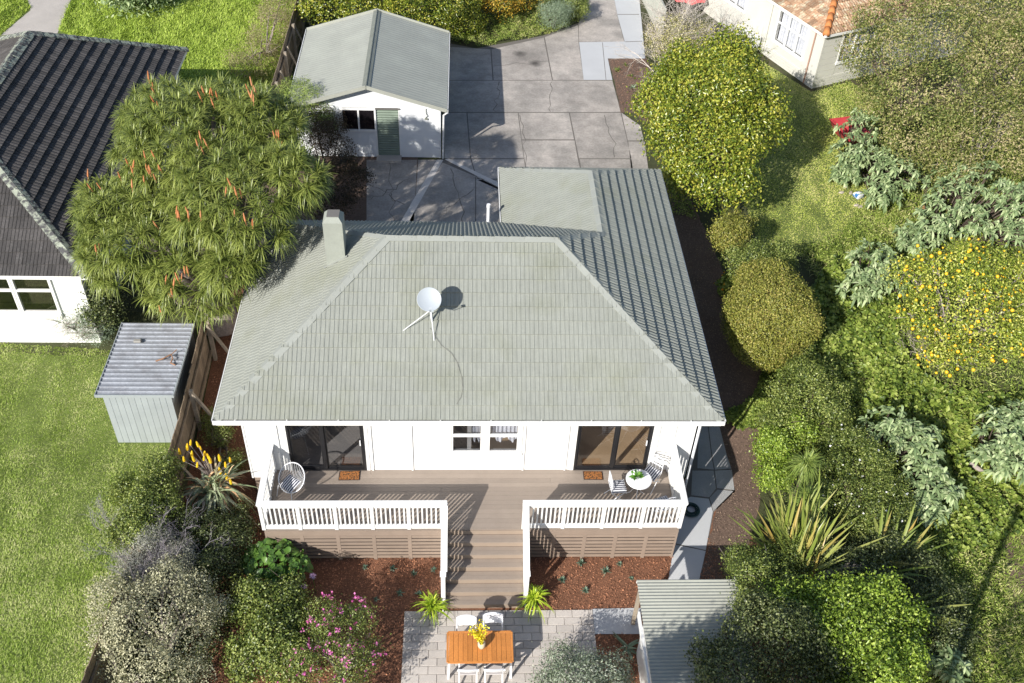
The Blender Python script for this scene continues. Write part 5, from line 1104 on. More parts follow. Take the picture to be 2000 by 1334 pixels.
woolly('woolly grey-green shrub standing alone among weeds below the citrus tree', [(1740, 840, 1.2, 50), (1790, 870, 1.1, 50), (1800, 920, .9, 45), (1830, 960, .8, 40), (1810, 1000, .6, 35)], 33)
woolly('woolly grey-green shrub at the right edge level with the deck', [(1950, 850, 1.3, 60), (1990, 900, 1.2, 55), (1940, 900, 1.1, 45), (1990, 830, 1.3, 50)], 36)
woolly('shaded woolly shrub at the bottom right corner near the bright green tree', [(1860, 1310, .8, 40), (1840, 1290, .6, 35)], 24)
# hedge line down the right of the house
S('garden_bush', 'dark green bush below the round olive bush, right of the house corner', 'bush', [blob(1560, 770, 1.2, 62, 1), blob(1540, 830, 1.1, 60, .9), blob(1610, 810, 1.1, 55, .9), blob(1580, 740, 1.0, 40, 1), blob(1625, 860, .8, 45, .9)], 24000, .06, .035, L_MID, M_BARK, lumps=60, amp=.2, gap=.55)
S('garden_bush', 'yellow-green glossy bush at the soil edge right of the deck', 'bush', [blob(1510, 880, 1.0, 38, 1.1), blob(1505, 930, .8, 32, 1.1), blob(1545, 850, 1.0, 36, 1)], 15000, .06, .038, L_BRIGHT, M_BARK, lumps=40, amp=.15, gap=.4)
def white_fl(t, P, N):
    i = rng.permutation(len(P))[:70]; i = i[N[i][:, 2] > .2]; stuff(link('flowers', leaf_mesh(P[i] + N[i] * .05, N[i] * .2 + rng.normal(size=(len(i), 3)), N[i], .07, .06), M_WHITE, t))
S('flowering_bush', 'broad dark green bush dotted with small white flowers right of the tufted plants', 'bush', [blob(1670, 900, 1.1, 62, .9), blob(1650, 970, 1.0, 62, .9), blob(1710, 960, .9, 60, .9), blob(1620, 920, .9, 45, 1), blob(1690, 1020, .8, 60, .8), blob(1730, 1010, .7, 50, .8)], 34000, .055, .032, L_MID, M_BARK, lumps=90, amp=.2, gap=.5, extra=white_fl)
S('shaded_shrub', 'deep green shaded shrub behind the flax, above the bright green tree', 'bush', [blob(1720, 1110, .9, 75, .8), blob(1640, 1130, 1.0, 70, .8), blob(1790, 1150, .8, 65, .8), blob(1860, 1250, .7, 60, .8), blob(1840, 1190, .6, 60, .8)], 26000, .06, .035, L_DARK, M_BARK, lumps=70, amp=.2, gap=.5)
S('bright_tree', 'bright green leafy tree filling the bottom right beside the lean-to shed', 'tree', [blob(1690, 1210, 2.2, 88, 1), blob(1650, 1280, 2.2, 90, 1), blob(1720, 1290, 2.1, 75, 1), blob(1620, 1180, 2.0, 55, 1), blob(1690, 1350, 2.0, 90, 1), blob(1560, 1190, 2.0, 55, .9)], 44000, .075, .045, L_BRIGHT, M_BARK, lumps=80, amp=.2, depth=.35, gap=.5, r0=.1)
S('dark_tree', 'dark green small-leaved tree overhanging the corner of the lean-to roof', 'tree', [blob(1480, 1270, 2.2, 95, 1), blob(1440, 1320, 2.1, 85, 1), blob(1540, 1250, 2.2, 80, 1), blob(1550, 1330, 2.1, 90, 1)], 42000, .06, .04, L_DARK, M_BARK, lumps=80, amp=.17, depth=.3, gap=.45, r0=.1)
bx = S('weeping_bush', 'light green arching bush between the path and the lean-to shed roof', 'bush', [blob(1470, 1130, 1.6, 52, .9), blob(1495, 1170, 1.7, 55, .9), blob(1450, 1105, 1.2, 35, .9), blob(1540, 1110, 1.3, 50, .9)], 20000, .055, .03, L_MID, M_TWIG, lumps=50, amp=.25, gap=.6, twigs=4); p = gg(1590, 1150, 1.3); twigs(M_TWIG, bx, p, 3, .4, .012)
# flax and tufts
def clump(name, label, cat, u, v, n, L, W, m, group=None, z=0, spread=(.1, 1.0), droop=.25, az=None, nseg=5, fold=.3, prof=None, part='leaves', stem=None, rad=.12, tilt=(0, 0)):
    p = gg(u, v, z); b = (p[0], p[1], zt(p[1])); t = thing(name, label, cat, b, 0, group)
    P = np.tile(p, (n, 1)) + rng.normal(0, rad, (n, 3)) * [1, 1, .1]; a = rng.uniform(0, 6.283, n) if az is None else rng.normal(az[0], az[1], n); e = rng.uniform(*spread, n)
    D = np.stack([np.cos(a) * np.sin(e) + tilt[0], np.sin(a) * np.sin(e) + tilt[1], np.cos(e)], 1)
    link(part, blade_mesh(P, D, L * rng.uniform(.6, 1.1, n), W, droop * rng.uniform(.3, 1.6, n), nseg, .04, prof, fold), m, t)
    if stem: MB().tube([b, ((b[0] + p[0]) / 2, (b[1] + p[1]) / 2, (b[2] + p[2]) / 2), tuple(p)], stem, 8).build('stem', M_BARK, t)
    return t
fp = lambda s: max(.03, min(1, .55 + s * 1.2, (1 - s) * 2.4) ** .8)
clump('flax_bush', 'large fan of pale green flax blades between the path and the dark bushes', 'flax', 1555, 1115, 150, 2.2, .075, L_FLAX, spread=(.15, 1.3), droop=.16, az=(1.75, 1.05), prof=fp, rad=.3, z=.8)
clump('flax_bush', 'smaller flax fan pointing right, beside the shaded shrub', 'flax', 1720, 1110, 34, 1.9, .075, L_FLAX, spread=(.5, 1.3), droop=.22, az=(.75, .6), prof=fp, rad=.15, z=1.0)
clump('flax_bush', 'few low flax blades poking out on the right of the bright green tree', 'flax', 1760, 1200, 18, 1.5, .07, L_FLAX, spread=(1.0, 1.4), droop=.2, az=(-.25, .3), prof=fp, rad=.12, z=.9)
clump('tufted_tree', 'upper of two tufts of fine drooping leaves on stems among the bushes', 'cabbage tree', 1575, 905, 420, .80, .020, L_TUFT, z=1.9, spread=(.2, 1.7), droop=.9, fold=0, stem=.05, rad=.04, part='crown')
clump('tufted_tree', 'lower of two tufts of fine drooping leaves, just above the flax fan', 'cabbage tree', 1578, 975, 460, .82, .020, L_TUFT, z=1.75, spread=(.2, 1.7), droop=.9, fold=0, stem=.05, rad=.04, part='crown')
clump('grass_tussock', 'dark blue-green tussock in the weeds left of the citrus tree', 'tussock', 1735, 712, 160, .5, .02, leaf('bluegreen_blade', [(.03, .07, .025), (.06, .11, .04), (.10, .16, .06)], .5, .15), spread=(.1, 1.3), droop=.5, fold=0)
# ================================================================= ground cover on the right
def cover(name, P, n, m, L, W, h, holes=(), rnd=.5, flat=.35):
    X, Y = sample_poly(P, n, holes); n = len(X); H = h * np.clip(.6 + .55 * lump(X * 1.7 + 3, Y * 1.7, 1.4) + .5 * lump(X * 5, Y * 5 + 2, 1.2), .03, 2.2); Z = ztv(Y) + .02 + H * rng.uniform(.6, 1, n); L = L * np.clip(1 + .35 * lump(X * 2.2 + 5, Y * 2.2, 1.1), .45, 1.6)
    Nn = norm(np.tile([0, -.15, 1.], (n, 1)) + rng.normal(0, rnd, (n, 3))); D = np.cross(Nn, rng.normal(size=(n, 3)))
    return stuff(link(name, leaf_mesh(np.stack([X, Y, Z], 1), D, Nn, L * rng.uniform(.5, 1.3, n), W * rng.uniform(.6, 1.2, n), flat), m))
RC = px((1560, 500), (1700, 430), (1740, 380), (1810, 380), (1840, 300), (2100, 300), (2100, 700), (2150, 1000), (1990, 1000), (1870, 1080), (1780, 1010), (1700, 1000), (1560, 900), (1500, 800), (1590, 720), (1600, 560))
cover('leafy_weeds', px((1540, 640), (1620, 520), (1720, 500), (1760, 700), (1850, 780), (2050, 780), (2080, 1020), (1960, 1060), (1850, 1100), (1700, 1050), (1580, 900), (1500, 800)), 26000, L_WEED, .125, .125, .42, rnd=.4)
cover('tangled_weeds', RC, 34000, L_WEED2, .12, .035, .36, rnd=.9)
cover('tangled_weeds', px((1850, 1080), (2080, 980), (2120, 1340), (1790, 1340), (1780, 1180)), 11000, L_WEED2, .11, .035, .26, holes=(rough_poly(px((1955, 1060), (2060, 1040), (2080, 1200), (1975, 1190))),), rnd=.9)
cover('creeping_weeds', px((1400, 820), (1470, 780), (1500, 700), (1440, 640), (1560, 720), (1520, 840), (1430, 840)), 7000, L_WEED, .07, .07, .2)
cover('creeping_weeds', px((1300, 340), (1330, 330), (1360, 430), (1310, 420)), 1200, L_WEED2, .07, .04, .12)
cover('tangled_weeds', px((1600, 160), (1720, 150), (1900, 300), (2100, 300), (2100, 100), (1900, 330), (1740, 420)), 12000, L_WEED2, .09, .04, .2)
grass('tall_weeds', RC, 26000, .26, L_WEED2, lean=1.1, W=.022, clump=2)
grass('tall_weeds', px((1850, 1080), (2080, 980), (2120, 1340), (1790, 1340), (1780, 1180)), 7000, .22, L_WEED2, lean=1.1, W=.02, clump=2)
cover('tangled_weeds', px((1560, 490), (1640, 460), (1700, 380), (1760, 400), (1740, 470), (1620, 520)), 8000, L_WEED2, .08, .03, .16, rnd=.9)
struct(sheet('bare_soil', [rough_poly(px((1950, 1050), (2080, 1030), (2100, 1230), (1975, 1200)), .12)], .012, M_SOIL))
def nasturt(label, u, v, r, n):
    p = gg(u, v); t = thing('nasturtium', label, 'plant', (p[0], p[1], zt(p[1])))
    P, N = crown_pts([blob(u, v, .35, r, .9)], n, zmin=-.2); link('leaves', leafcloud(P, N, .09, .09, .5), L_WEED, t)
    i = rng.permutation(len(P))[:14]; link('flowers', leaf_mesh(P[i] + N[i] * .08, rng.normal(size=(len(i), 3)), N[i] + [0, 0, 1], .09, .09), L_ORNG, t)
nasturt('nasturtium with orange flowers climbing the left of the round olive bush', 1425, 560, 26, 900)
# ================================================================= behind the garage and along the top
S('hedge', 'tall glossy hedge behind the garage roof', 'hedge', [blob(640, 12, 1.6, 52, 1), blob(715, 8, 1.8, 55, 1), blob(785, 10, 1.8, 52, 1), blob(845, 22, 1.6, 45, 1), blob(690, -40, 2, 70, 1), blob(790, -40, 2, 70, 1), blob(620, -30, 2, 60, 1)], 34000, .10, .055, L_GLOSS, M_BARK, lumps=70, amp=.2, gap=.6)
S('round_bush', 'rounded green bush at the driveway edge just right of the garage roof', 'bush', [blob(912, 38, .7, 38, .95), blob(895, 55, .5, 25, .9)], 9000, .075, .045, L_GLOSS, M_BARK, lumps=40)
S('round_bush', 'dark bush between the garage hedge and the rounded green bush', 'bush', [blob(878, 12, 1.0, 32, 1), blob(900, -10, 1.2, 40, 1)], 8000, .09, .05, L_DARK, M_BARK)
yb = S('autumn_bush', 'bush with yellow autumn leaves behind the driveway border', 'bush', [blob(970, -2, 1.0, 40, .9), blob(1010, -12, 1, 42, .9), blob(945, -25, 1.2, 40, 1)], 11000, .09, .055, leaf('autumn_leaf', [(.09, .12, .02), (.18, .17, .03), (.42, .27, .03), (.55, .32, .04)], .5, .3), M_TWIG, lumps=40, amp=.25, gap=.6)
S('lavender_bush', 'rounded grey-green lavender bush in the driveway border', 'bush', [blob(1083, 35, .55, 30, .95)], 9000, .08, .014, L_GREYGR, M_BARK, lumps=30, amp=.1)
S('round_bush', 'fresh green bush beside the grey lavender at the top of the drive', 'bush', [blob(1125, 18, .5, 26, .9), blob(1060, 8, .5, 22, .9)], 7000, .06, .035, L_MID, M_BARK)
cover('border_groundcover', px((880, 70), (905, 60), (960, 25), (1030, 15), (1100, -20), (1150, 0), (1140, 35), (1095, 62), (1010, 80), (930, 92), (885, 86)), 24000, L_WEED2, .07, .03, .35, rnd=.9)
cover('top_groundcover', px((600, 60), (600, -60), (1150, -60), (1140, 0), (960, 30), (880, 70)), 14000, L_DARK, .10, .06, .6, rnd=.8)
for (u, v, L_) in ((1205, 138, .32), (1232, 150, .25), (1236, 172, .30), (1222, 128, .22)):
    clump('fern' if v < 160 else 'spiky_plant', {138: 'pale green fern at the left of the bark bed by the pale concrete drive', 150: 'small fern in the middle of the bark bed by the pale concrete drive', 172: 'dark spiky plant lowest in the bark bed under the glossy tree', 128: 'small dark fern at the top of the bark bed by the drive'}[v], 'fern' if v < 160 else 'plant', u, v, 26, L_, .05, L_MID if v < 160 else L_GREYGR, spread=(.5, 1.4), droop=.4, rad=.02, fold=0)
mg = thing('magnolia_tree', 'nearly bare pale twiggy tree above the glossy tree', 'tree', (*gg(1330, 120)[:2], .74)); p = gg(1330, 100, .6); woody((p[0], p[1], .74), [gg(1300, 80, 2.0), gg(1360, 70, 2.2), gg(1330, 50, 2.4), gg(1280, 110, 1.6)], .07, 'trunk', M_TWIG, mg, 3)
mt0 = mat('chalky_twig', (.50, .45, .40), .9, isl=.2)
for (u, v, z) in ((1330, 95, 1.3), (1295, 120, 1.0), (1375, 95, 1.2), (1285, 150, .8), (1320, 60, 1.5)): twigs(mt0, mg, gg(u, v, z), 8, 1.1, .020); P, N = crown_pts([blob(1330, 85, 1.9, 75, .7)], 1500, gap=.7, depth=.8); link('crown', leafcloud(P, N, .07, .04), leaf('sparse_leaf', [(.16, .17, .04), (.36, .32, .14), (.55, .50, .38)], .5, .3), mg)
cover('leaf_litter', px((1270, 60), (1330, 40), (1420, 60), (1440, 110), (1400, 130), (1290, 140)), 5000, mat('pale_litter', (.30, .26, .23), .9, isl=.6), .07, .05, .05)
# dark shrubs between the garage and tree aloe
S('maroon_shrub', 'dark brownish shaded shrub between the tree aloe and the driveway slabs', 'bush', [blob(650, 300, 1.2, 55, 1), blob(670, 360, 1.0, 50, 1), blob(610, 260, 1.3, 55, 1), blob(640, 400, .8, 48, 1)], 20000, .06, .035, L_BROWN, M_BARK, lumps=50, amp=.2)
fe = thing('bamboo', 'feathery light green bamboo at the front left corner of the garage', 'bamboo', (*gg(590, 260)[:2], .74)); P, N = crown_pts([blob(598, 195, 2.2, 40, 1.1), blob(620, 235, 1.7, 40, 1), blob(570, 180, 2, 30, 1)], 5200, gap=.4, depth=.7); link('crown', leafcloud(P, N, .17, .016, .6, .3), L_TUFT, fe)
b0 = gg(595, 270); mb = MB()
for k in range(14): q = P[rng.integers(len(P))]; mb.tube([(b0[0] + random.gauss(0, .1), b0[1] + random.gauss(0, .1), .74), ((b0[0] + q[0]) / 2, (b0[1] + q[1]) / 2, 1.9), tuple(q)], [.014, .01, .004], 5)
mb.build('canes', L_TUFT, fe)
S('dry_brush', 'dry brown brush along the fence left of the garage', 'bush', [blob(530, 60, .8, 45, .9), blob(500, 110, .6, 45, .9), blob(555, 20, .8, 40, 1), blob(480, 135, .5, 35, .8)], 11000, .10, .02, leaf('dry_stem', [(.13, .14, .04), (.22, .19, .09), (.30, .24, .16)], .6, .2), M_TWIG, lumps=50, amp=.3, gap=.6, twigs=4)
S('leafy_clump', 'large-leaved grey-green clump at the top edge of the rear lawn', 'plant', [blob(260, -8, .6, 40, .8), blob(300, -15, .6, 30, .8)], 2500, .2, .08, L_WOOLLY, M_BARK)
# left neighbour's corner plants
S('climber', 'dark green climber at the corner of the left house', 'climber', [blob(195, 560, 1.6, 32, 1.2), blob(205, 610, 1.1, 32, 1.1), blob(165, 540, 1.9, 22, 1)], 7000, .075, .045, L_DARK, M_BARK, lumps=30, amp=.25, gap=.6)
cr = S('grey_shrub', 'wispy grey-green shrub against the white wall of the left house', 'bush', [blob(155, 625, .7, 42, .9), blob(130, 600, .7, 28, .9), blob(190, 650, .5, 30, .9)], 4600, .06, .014, L_GREYGR, M_TWIG, lumps=40, amp=.35, gap=.7, twigs=5); p = gg(165, 655, .2); twigs(M_TWIG, cr, p, 9, .55, .009)
# ================================================================= front left garden
ba = clump('aloe', 'big aloe with recurved grey-green leaves and amber flower spikes beside the deck', 'aloe', 420, 955, 210, 1.35, .085, leaf('aloe_leaf', [(.16, .20, .10), (.24, .28, .16), (.34, .36, .24), (.50, .30, .16)], .4, .05, .5, 1, .12), z=.9, spread=(.15, 1.85), droop=.9, fold=.5, stem=.09, rad=.10, nseg=7)
bp = gg(420, 940, .9); s0 = None
for (u, v) in ((352, 880), (360, 893), (366, 872), (375, 885), (380, 893), (388, 865), (393, 872), (400, 882), (398, 892), (372, 862), (412, 897), (430, 893), (450, 895), (441, 905), (385, 905), (408, 888), (444, 930), (431, 918), (452, 938)):
    e = gz(u, v + 8, 1.55 + random.uniform(-.1, .15)) if v < 910 else gz(u, v + 8, 1.2); mp = (np.array(bp) + e) / 2 + [0, 0, .12]
    MB().tube([tuple(bp), tuple(mp), tuple(e)], [.014, .011, .008], 5).build('flower_stem', M_TRUNK, ba)
    if s0 is None: s0 = spike(.24, .038, L_AMBER, 'flower_spike', e, ba, (.0, .05))
    else: o = s0.copy(); COL.objects.link(o); o.location = Vector(e) - worldloc(ba); o.rotation_euler = (random.uniform(-.2, .2), random.uniform(-.2, .2), 0); sc_ = random.uniform(.7, 1.1); o.scale = (sc_,) * 3
S('weedy_bush', 'low soft green bush between the paling fence and the left house wall corner', 'bush', [blob(425, 850, .3, 28, .7), blob(410, 820, .25, 20, .7), blob(455, 905, .3, 24, .9)], 5000, .05, .02, L_MID, M_BARK)
S('fence_creeper', 'glossy dark creeper hanging over the lawn side of the low fence', 'climber', [blob(305, 925, 1.4, 38, 1), blob(280, 985, 1.4, 42, 1), blob(245, 1045, 1.2, 38, 1), blob(318, 975, 1.4, 36, .9), blob(290, 1040, 1.3, 45, .9), blob(250, 960, .8, 30, 1)], 26000, .055, .035, L_MID, M_BARK, lumps=70, amp=.25, gap=.6)
S('garden_bush', 'dark glossy bush below the amber flowered aloe', 'bush', [blob(385, 1055, .8, 50, .9), blob(440, 1060, .8, 48, .9), blob(420, 1110, .8, 48, .9), blob(350, 1030, .8, 40, .9), blob(460, 1020, .6, 34, .9)], 22000, .05, .032, L_DARK, M_BARK, lumps=70, amp=.22, gap=.55)
clump('yucca', 'group of upright grey spear leaves beside the dark glossy bush', 'plant', 335, 1030, 16, .8, .05, L_GREYGR, spread=(.2, 1.0), droop=.05, rad=.15, z=.6)
cover('bed_groundcover', [(-1.3, -6.3), (-.2, -6.3), (.9, -2.2), (.6, -1.5), (-1.2, -1)], 9000, L_DARK, .07, .04, .3, rnd=.8)
ss_ = S('silver_shrub', 'large cream and silver leaved shrub on the lawn edge at the bottom left', 'bush', [blob(300, 1200, 1.3, 100, .9), blob(240, 1180, 1.1, 60, 1), blob(350, 1250, 1.2, 75, .9), blob(260, 1270, 1.1, 80, .9), blob(345, 1160, 1.3, 60, .9), blob(300, 1330, 1.1, 90, .9), blob(390, 1200, 1.0, 45, .9)], 42000, .05, .032, L_SILVER, M_TWIG, lumps=130, amp=.15, depth=.35, gap=.6, twigs=4)
sb = S('twiggy_shrub', 'bare purplish twiggy grey shrub just above the silver shrub', 'bush', [blob(300, 1105, 1.3, 65, .9), blob(350, 1110, 1.2, 50, .9), blob(260, 1090, 1.1, 40, .9)], 17000, .04, .016, leaf('dusty_grey_leaf', [(.15, .15, .12), (.24, .24, .20), (.36, .36, .30)], .6, .15), M_TWIG, lumps=70, amp=.3, depth=.8, gap=.6, twigs=6)
mt = mat('lilac_grey_twig', (.30, .27, .30), .9, isl=.2)
for (u, v, z) in ((300, 1100, .5), (340, 1120, .6), (265, 1090, .5), (310, 1150, .7)): twigs(mt, sb, gg(u, v, z), 9, .75, .012, .9)
S('garden_bush', 'lime green leafed bush between the silver shrub and the pink flowered shrub', 'bush', [blob(530, 1240, .9, 62, .9), blob(500, 1180, .9, 45, .9), blob(560, 1180, .9, 42, .9), blob(490, 1290, .8, 45, .9), blob(550, 1290, .8, 55, .9)], 26000, .06, .045, L_MID, M_BARK, lumps=60, amp=.2, gap=.5)
hy = thing('hydrangea', 'big-leaved hydrangea beside the shaded deck skirting', 'hydrangea', (*gg(535, 1120)[:2], 0)); P, N = crown_pts([blob(535, 1098, .6, 45, .8), blob(505, 1095, .5, 30, .8), blob(570, 1110, .5, 32, .8), blob(530, 1130, .4, 40, .8)], 420, zmin=0, gap=.1, depth=.3, amp=.05); n = len(P); D = N * .5 + norm(np.cross(N, rng.normal(size=P.shape))); s = rng.uniform(.6, 1.15, n)
link('leaves', blade_mesh(P, D, .24 * s, .15 * s, .35, 4, 0, lambda s: max(.03, math.sin(math.pi * min(1, s * .95 + .04)) ** .8), .35), L_HYD, hy)
for (u, v) in ((611, 1125), (592, 1145)):
    q = gz(u, v, .75); t = thing('nerine_flower', 'pale pink nerine flower head ' + ('nearest the deck, right of the hydrangea' if v < 1130 else 'lower one, just below its taller neighbour'), 'flower', (q[0], q[1], 0)); MB().tube([(q[0], q[1], 0), tuple(q)], .008, 5).build('stem', L_HYD, t)
    P = np.tile(q, (46, 1)); D = fib(60, -.4)[:46]; link('petals', blade_mesh(P, D, .10, .018, .2, 3), leaf('pale_pink', [(.62, .35, .55), (.75, .50, .68)], .6, .3), t)
def pink_extra(t, P, N):
    i = rng.permutation(len(P))[:230]; i = i[N[i][:, 2] > -.1]; k = 5; PP = np.repeat(P[i] + N[i] * .07, k, 0) + rng.normal(0, .02, (len(i) * k, 3)); stuff(link('flowers', leaf_mesh(PP, rng.normal(size=PP.shape), rng.normal(size=PP.shape) + [0, 0, 1], .06, .05), L_PINK, t))
S('pink_shrub', 'green shrub covered in magenta flowers left of the patio', 'bush', [blob(650, 1250, 1.0, 70, .9), blob(620, 1300, .9, 60, .9), blob(700, 1290, .9, 50, .9), blob(650, 1340, .9, 80, .9), blob(680, 1225, .8, 32, 1)], 24000, .055, .024, L_MID, M_TWIG, lumps=70, amp=.3, depth=.4, gap=.6, extra=pink_extra)
S('silver_bush', 'grey-green silvery leaved bush at the bottom edge between patio and lean-to shed', 'bush', [blob(1130, 1330, .9, 70, .9), blob(1190, 1320, .8, 50, .9), blob(1100, 1345, .8, 50, .9)], 17000, .065, .026, leaf('silver_green', [(.09, .12, .07), (.18, .22, .15), (.32, .34, .28)], .4, .15, .5, 1.2, .2), M_BARK, lumps=60, amp=.2, gap=.5)
clump('agave', 'rosette plant with long arching leaves in the small bark bed by the lean-to shed', 'plant', 1225, 1265, 13, .55, .07, L_GREYGR, spread=(.6, 1.4), droop=.3, rad=.02)
# pots either side of the stair
for (u, v, lab) in ((843, 1198, 'potted yellow-green strap-leaved plant at the left foot of the deck stair'), (1042, 1182, 'potted yellow-green strap-leaved plant at the right foot of the deck stair')):
    c = gg(u, v, 0); t = thing('potted_plant', lab, 'potted plant', (c[0], c[1], .035), 0, 'potted plants at the foot of the stair')
    MB().lathe([(0, 0), (.10, 0), (.15, .26), (.155, .27), (.14, .27), (.13, .22), (0, .22)], (c[0], c[1], .037), 24).build('pot', mat('charcoal_glazed_pot', (.05, .055, .06), .25), t)
    n = 95; P = np.tile([c[0], c[1], .26], (n, 1)) + rng.normal(0, .04, (n, 3)) * [1, 1, .2]; a = rng.uniform(0, 6.28, n); e = rng.uniform(.15, 1.35, n)
    link('leaves', blade_mesh(P, np.stack([np.cos(a) * np.sin(e), np.sin(a) * np.sin(e), np.cos(e)], 1), rng.uniform(.5, .85, n), .042, .6, 5, .05, None, .3), L_STRAP, t)
# small plants in the bark beds
proto = {}
L_SUC = leaf('succulent_leaf', [(.05, .09, .06), (.10, .16, .11), (.18, .24, .18)], .5, .1)
def bedplants(uvs, label, group, key):
    for (u, v, s) in uvs:
        c = gg(u, v)
        if key not in proto:
            t = thing('bedding_plant', label[0] if isinstance(label, list) else label, 'plant', (c[0], c[1], zt(c[1]) + .01), 0, group); n = 34; a = rng.uniform(0, 6.28, n); e = rng.uniform(.2, 1.5, n)
            link('leaves', blade_mesh(np.zeros((n, 3)) + [0, 0, .02], np.stack([np.cos(a) * np.sin(e), np.sin(a) * np.sin(e), np.cos(e)], 1), rng.uniform(.09, .15, n), .028, .2, 3, .05, None, .3), L_SUC, t, local=True); proto[key] = t
        else: t = dup_tree(proto[key], (c[0], c[1], zt(c[1]) + .01), random.uniform(0, 6))
        t.scale = (s, s, s)
        if isinstance(label, list): t['label'] = label[uvs.index((u, v, s))]
bedplants([(768, 1112, 1), (808, 1122, 1), (848, 1115, 1), (782, 1160, 1.1), (818, 1162, 1), (735, 1172, .8), (714, 1110, .9)], ['small bedding plant in the left bark bed, middle one of the three under the skirting', 'small bedding plant in the left bark bed, between the skirting slats and the stair', 'small bedding plant in the left bark bed, closest to the top of the stair', 'bedding plant in the left bark bed, lower row, farther from the pot', 'bedding plant in the left bark bed right behind the left stair pot', 'little bedding plant in the left bark bed, lowest and farthest left', 'dark bedding plant in the shaded left end of the left bark bed'], 'bedding plants left of the stair', 'l')
bedplants([(1135, 1102, 1.2), (1183, 1118, 1.3), (1210, 1103, .8), (1098, 1134, 1.1), (1143, 1155, 1.1), (1233, 1131, .7)], ['spiky bedding plant near the skirting in the right bark bed, left of its neighbours', 'largest bedding plant in the middle of the right bark bed', 'tiny bedding plant closest to the skirting in the right bark bed', 'bedding plant in the railing shadow of the right bark bed', 'bedding plant lowest in the right bark bed, above the paving', 'tiny bedding plant next to the lean-to roof corner'], 'bedding plants right of the stair', 'r')
# ================================================================= oddments at the right
rb = thing('wheelbarrow', 'red plastic wheelbarrow tray half hidden under the woolly shrub', 'wheelbarrow', (*gg(1655, 275)[:2], .74)); c = Vector((*gg(1655, 280)[:2], .74)); M = Matrix.Translation(c) @ Matrix.Rotation(math.radians(15), 4, 'Z')
m = MB(); bt_ = [(-.35, -.45, .25), (.35, -.45, .25), (.30, .5, .2), (-.30, .5, .2)]; tp = [(-.62, -.75, .6), (.62, -.75, .6), (.5, .85, .66), (-.5, .85, .66)]; V = [M @ Vector(v) for v in bt_ + tp]; V += [v + Vector((0, 0, .03)) for v in V[:4]] + [c + (v - c) * .96 for v in V[4:8]]
m.add(V, [(3, 2, 1, 0), (0, 1, 5, 4), (1, 2, 6, 5), (2, 3, 7, 6), (3, 0, 4, 7), (8, 9, 10, 11), (9, 8, 12, 13), (10, 9, 13, 14), (11, 10, 14, 15), (8, 11, 15, 12), (4, 5, 13, 12), (5, 6, 14, 13), (6, 7, 15, 14), (7, 4, 12, 15)]); m.build('tray', M_RED, rb)
w = MB().tube([M @ Vector((-.04, .75, .18)), M @ Vector((.04, .75, .18))], .18, 20); w.build('wheel', M_BLACK, rb); 
for sx in (-1, 1): MB().tube([M @ Vector((sx * .1, .75, .18)), M @ Vector((sx * .3, 0, .22)), M @ Vector((sx * .35, -1.1, .5))], .018, 6).build('handle', M_METALW, rb)
uc = Vector((*gg(1340, 22)[:2], .74)); um = thing('garden_umbrella', 'folded-down red umbrella canopy behind the bare twiggy tree at the top', 'umbrella', uc); m = MB(); V = [uc + Vector((0, 0, 1.35))]; n = 8
for i in range(n): a = 6.2832 * i / n; V.append(uc + Vector((math.cos(a) * .95, math.sin(a) * .95, .72 + .02 * (i % 2))))
for i in range(n): a = 6.2832 * (i + .5) / n; V.append(uc + Vector((math.cos(a) * .85, math.sin(a) * .85, .78)))
m.add(V, [f for i in range(n) for f in ((0, 1 + i, 1 + n + i), (0, 1 + n + i, 1 + (i + 1) % n))]); m.build('canopy', mat('coral_fabric', (.62, .12, .12), .8), um); MB().tube([uc, uc + Vector((0, 0, 1.42))], .02, 8).build('pole', M_METALW, um)
c = Vector((*gg(1675, 386)[:2], .74)); m = MB(); m.lathe([(0, 0), (.12, 0), (.17, .06), (.16, .16), (.10, .22), (.03, .24), (0, .24)], c, 14); m.V = [(x + .03 * math.sin(y * 23), y + .03 * math.sin(x * 19), z) for x, y, z in m.V]; tag(m.build('potting_bag', mat('blue_white_bag', (.70, .72, .70), .5, second=(.05, .18, .45), sscale=5, sth=(.48, .52))), 'crumpled blue and white bag at the edge of the side lawn', 'bag')
def scatter(name, labels, cat, uvs, m, size, group):
    o0 = None
    for (u, v), label in zip(uvs, labels):
        c = gg(u, v)
        if o0 is None:
            mb = MB(); pts = [(math.cos(t) * size * random.uniform(.6, 1), math.sin(t) * size * .6 * random.uniform(.6, 1)) for t in [6.28 * i / 7 for i in range(7)]]
            mb.add([(x, y, .0) for x, y in pts] + [(x * .8, y * .8, size * .3) for x, y in pts], [tuple(range(6, -1, -1)), tuple(range(7, 14))] + [(i, (i + 1) % 7, 7 + (i + 1) % 7, 7 + i) for i in range(7)]); o0 = mb.build(name, m, None, local=True); o0.location = (c[0], c[1], zt(c[1]) + .02); tag(o0, label, cat, group)
        else: o = o0.copy(); COL.objects.link(o); o['label'] = label; o.location = (c[0], c[1], zt(c[1]) + .02); o.rotation_euler = (0, 0, random.uniform(0, 6))
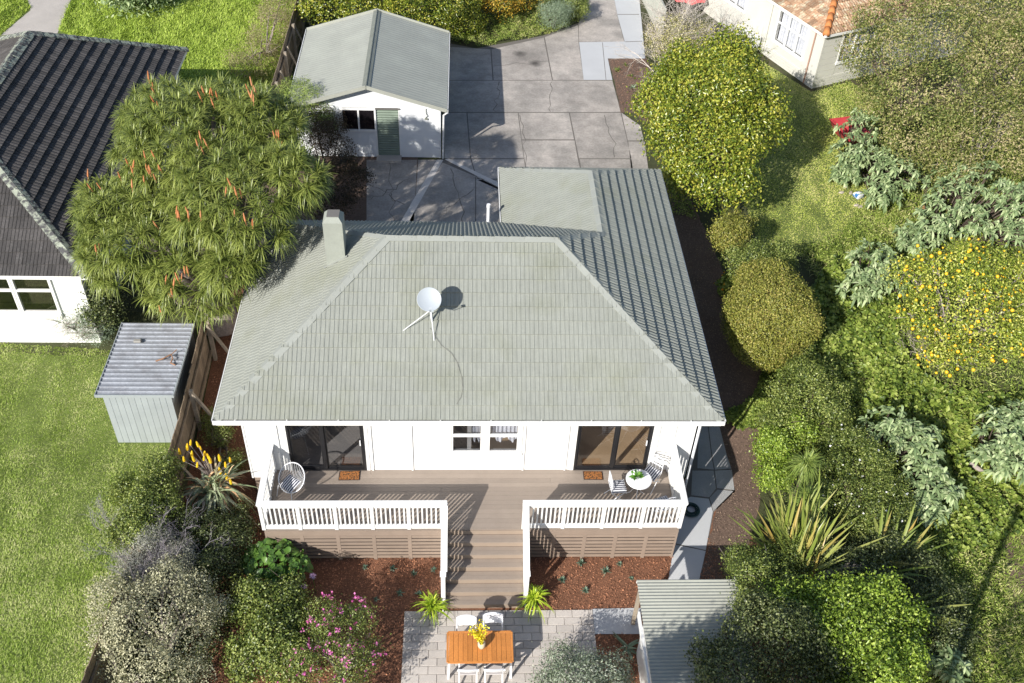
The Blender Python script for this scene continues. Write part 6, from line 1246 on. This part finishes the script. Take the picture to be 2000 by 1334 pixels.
scatter('stone', ['pale stone left of the blue and white bag, farthest into the lawn', 'pale stone uppermost above the blue and white bag', 'pale stone touching the left side of the blue and white bag', 'pale stone directly below the blue and white bag', 'middle one of three pale stones below the bag', 'pale stone nearest the woolly shrub below the bag'], 'stone', [(1643, 377), (1652, 365), (1661, 378), (1672, 402), (1680, 405), (1690, 400)], mat('pale_stone', (.45, .40, .33), .9), .13, 'pale stones at the lawn edge')
scatter('terracotta_shard', ['orange terracotta shard highest up beneath the scrub', 'orange terracotta shard beside the bank of woolly foliage', 'orange terracotta shard at the foot of the woolly shrub by the lawn'], 'shard', [(1840, 345), (1855, 370), (1805, 410)], mat('terracotta', (.48, .24, .12), .8), .30, 'terracotta shards among the shrubs')
lg = MB(); a = gg(1895, 905, .15); b = gg(1925, 925, .12); lg.tube([tuple(a), tuple(b)], [.07, .06], 8); tag(lg.build('cut_log', M_TWIG), 'short pale cut log lying among the weeds at the right edge', 'log')

# ================================================================= trees and pole just outside the frame, whose shade falls on the foreground
S('dark_tree', 'tall dark tree standing below the bottom edge, shading the lean-to roof', 'tree', [((7.6, -10.2, 4.6), (1.6, 1.3, 1.6)), ((9.0, -11.0, 4.4), (1.5, 1.4, 1.5)), ((10.6, -12.0, 5.0), (1.6, 1.4, 1.6)), ((8.4, -10.6, 5.8), (1.5, 1.2, 1.0))], 42000, .09, .055, L_DARK, M_BARK, lumps=60, amp=.12, gap=.2, r0=.12)
S('dark_tree', 'tall dark tree below the bottom right corner, shading the weeds there', 'tree', [((14.6, -11.6, 5.2), (1.7, 1.4, 1.7)), ((16.4, -11.0, 4.8), (1.6, 1.4, 1.5)), ((18, -10.4, 4.4), (1.6, 1.2, 1.5)), ((19.8, -10.6, 4.4), (1.6, 1.2, 1.5)), ((16.8, -12.6, 6), (2, 1.5, 1.6))], 26000, .09, .055, L_DARK, M_BARK, lumps=40, amp=.25, gap=.6, r0=.12)
tag(MB().tube([(13.2, -9.6, 0), (13.2, -9.6, 7.6)], .09, 12).build('power_pole', M_POST), 'timber pole below the bottom edge casting the long shadow on the bare soil', 'pole')
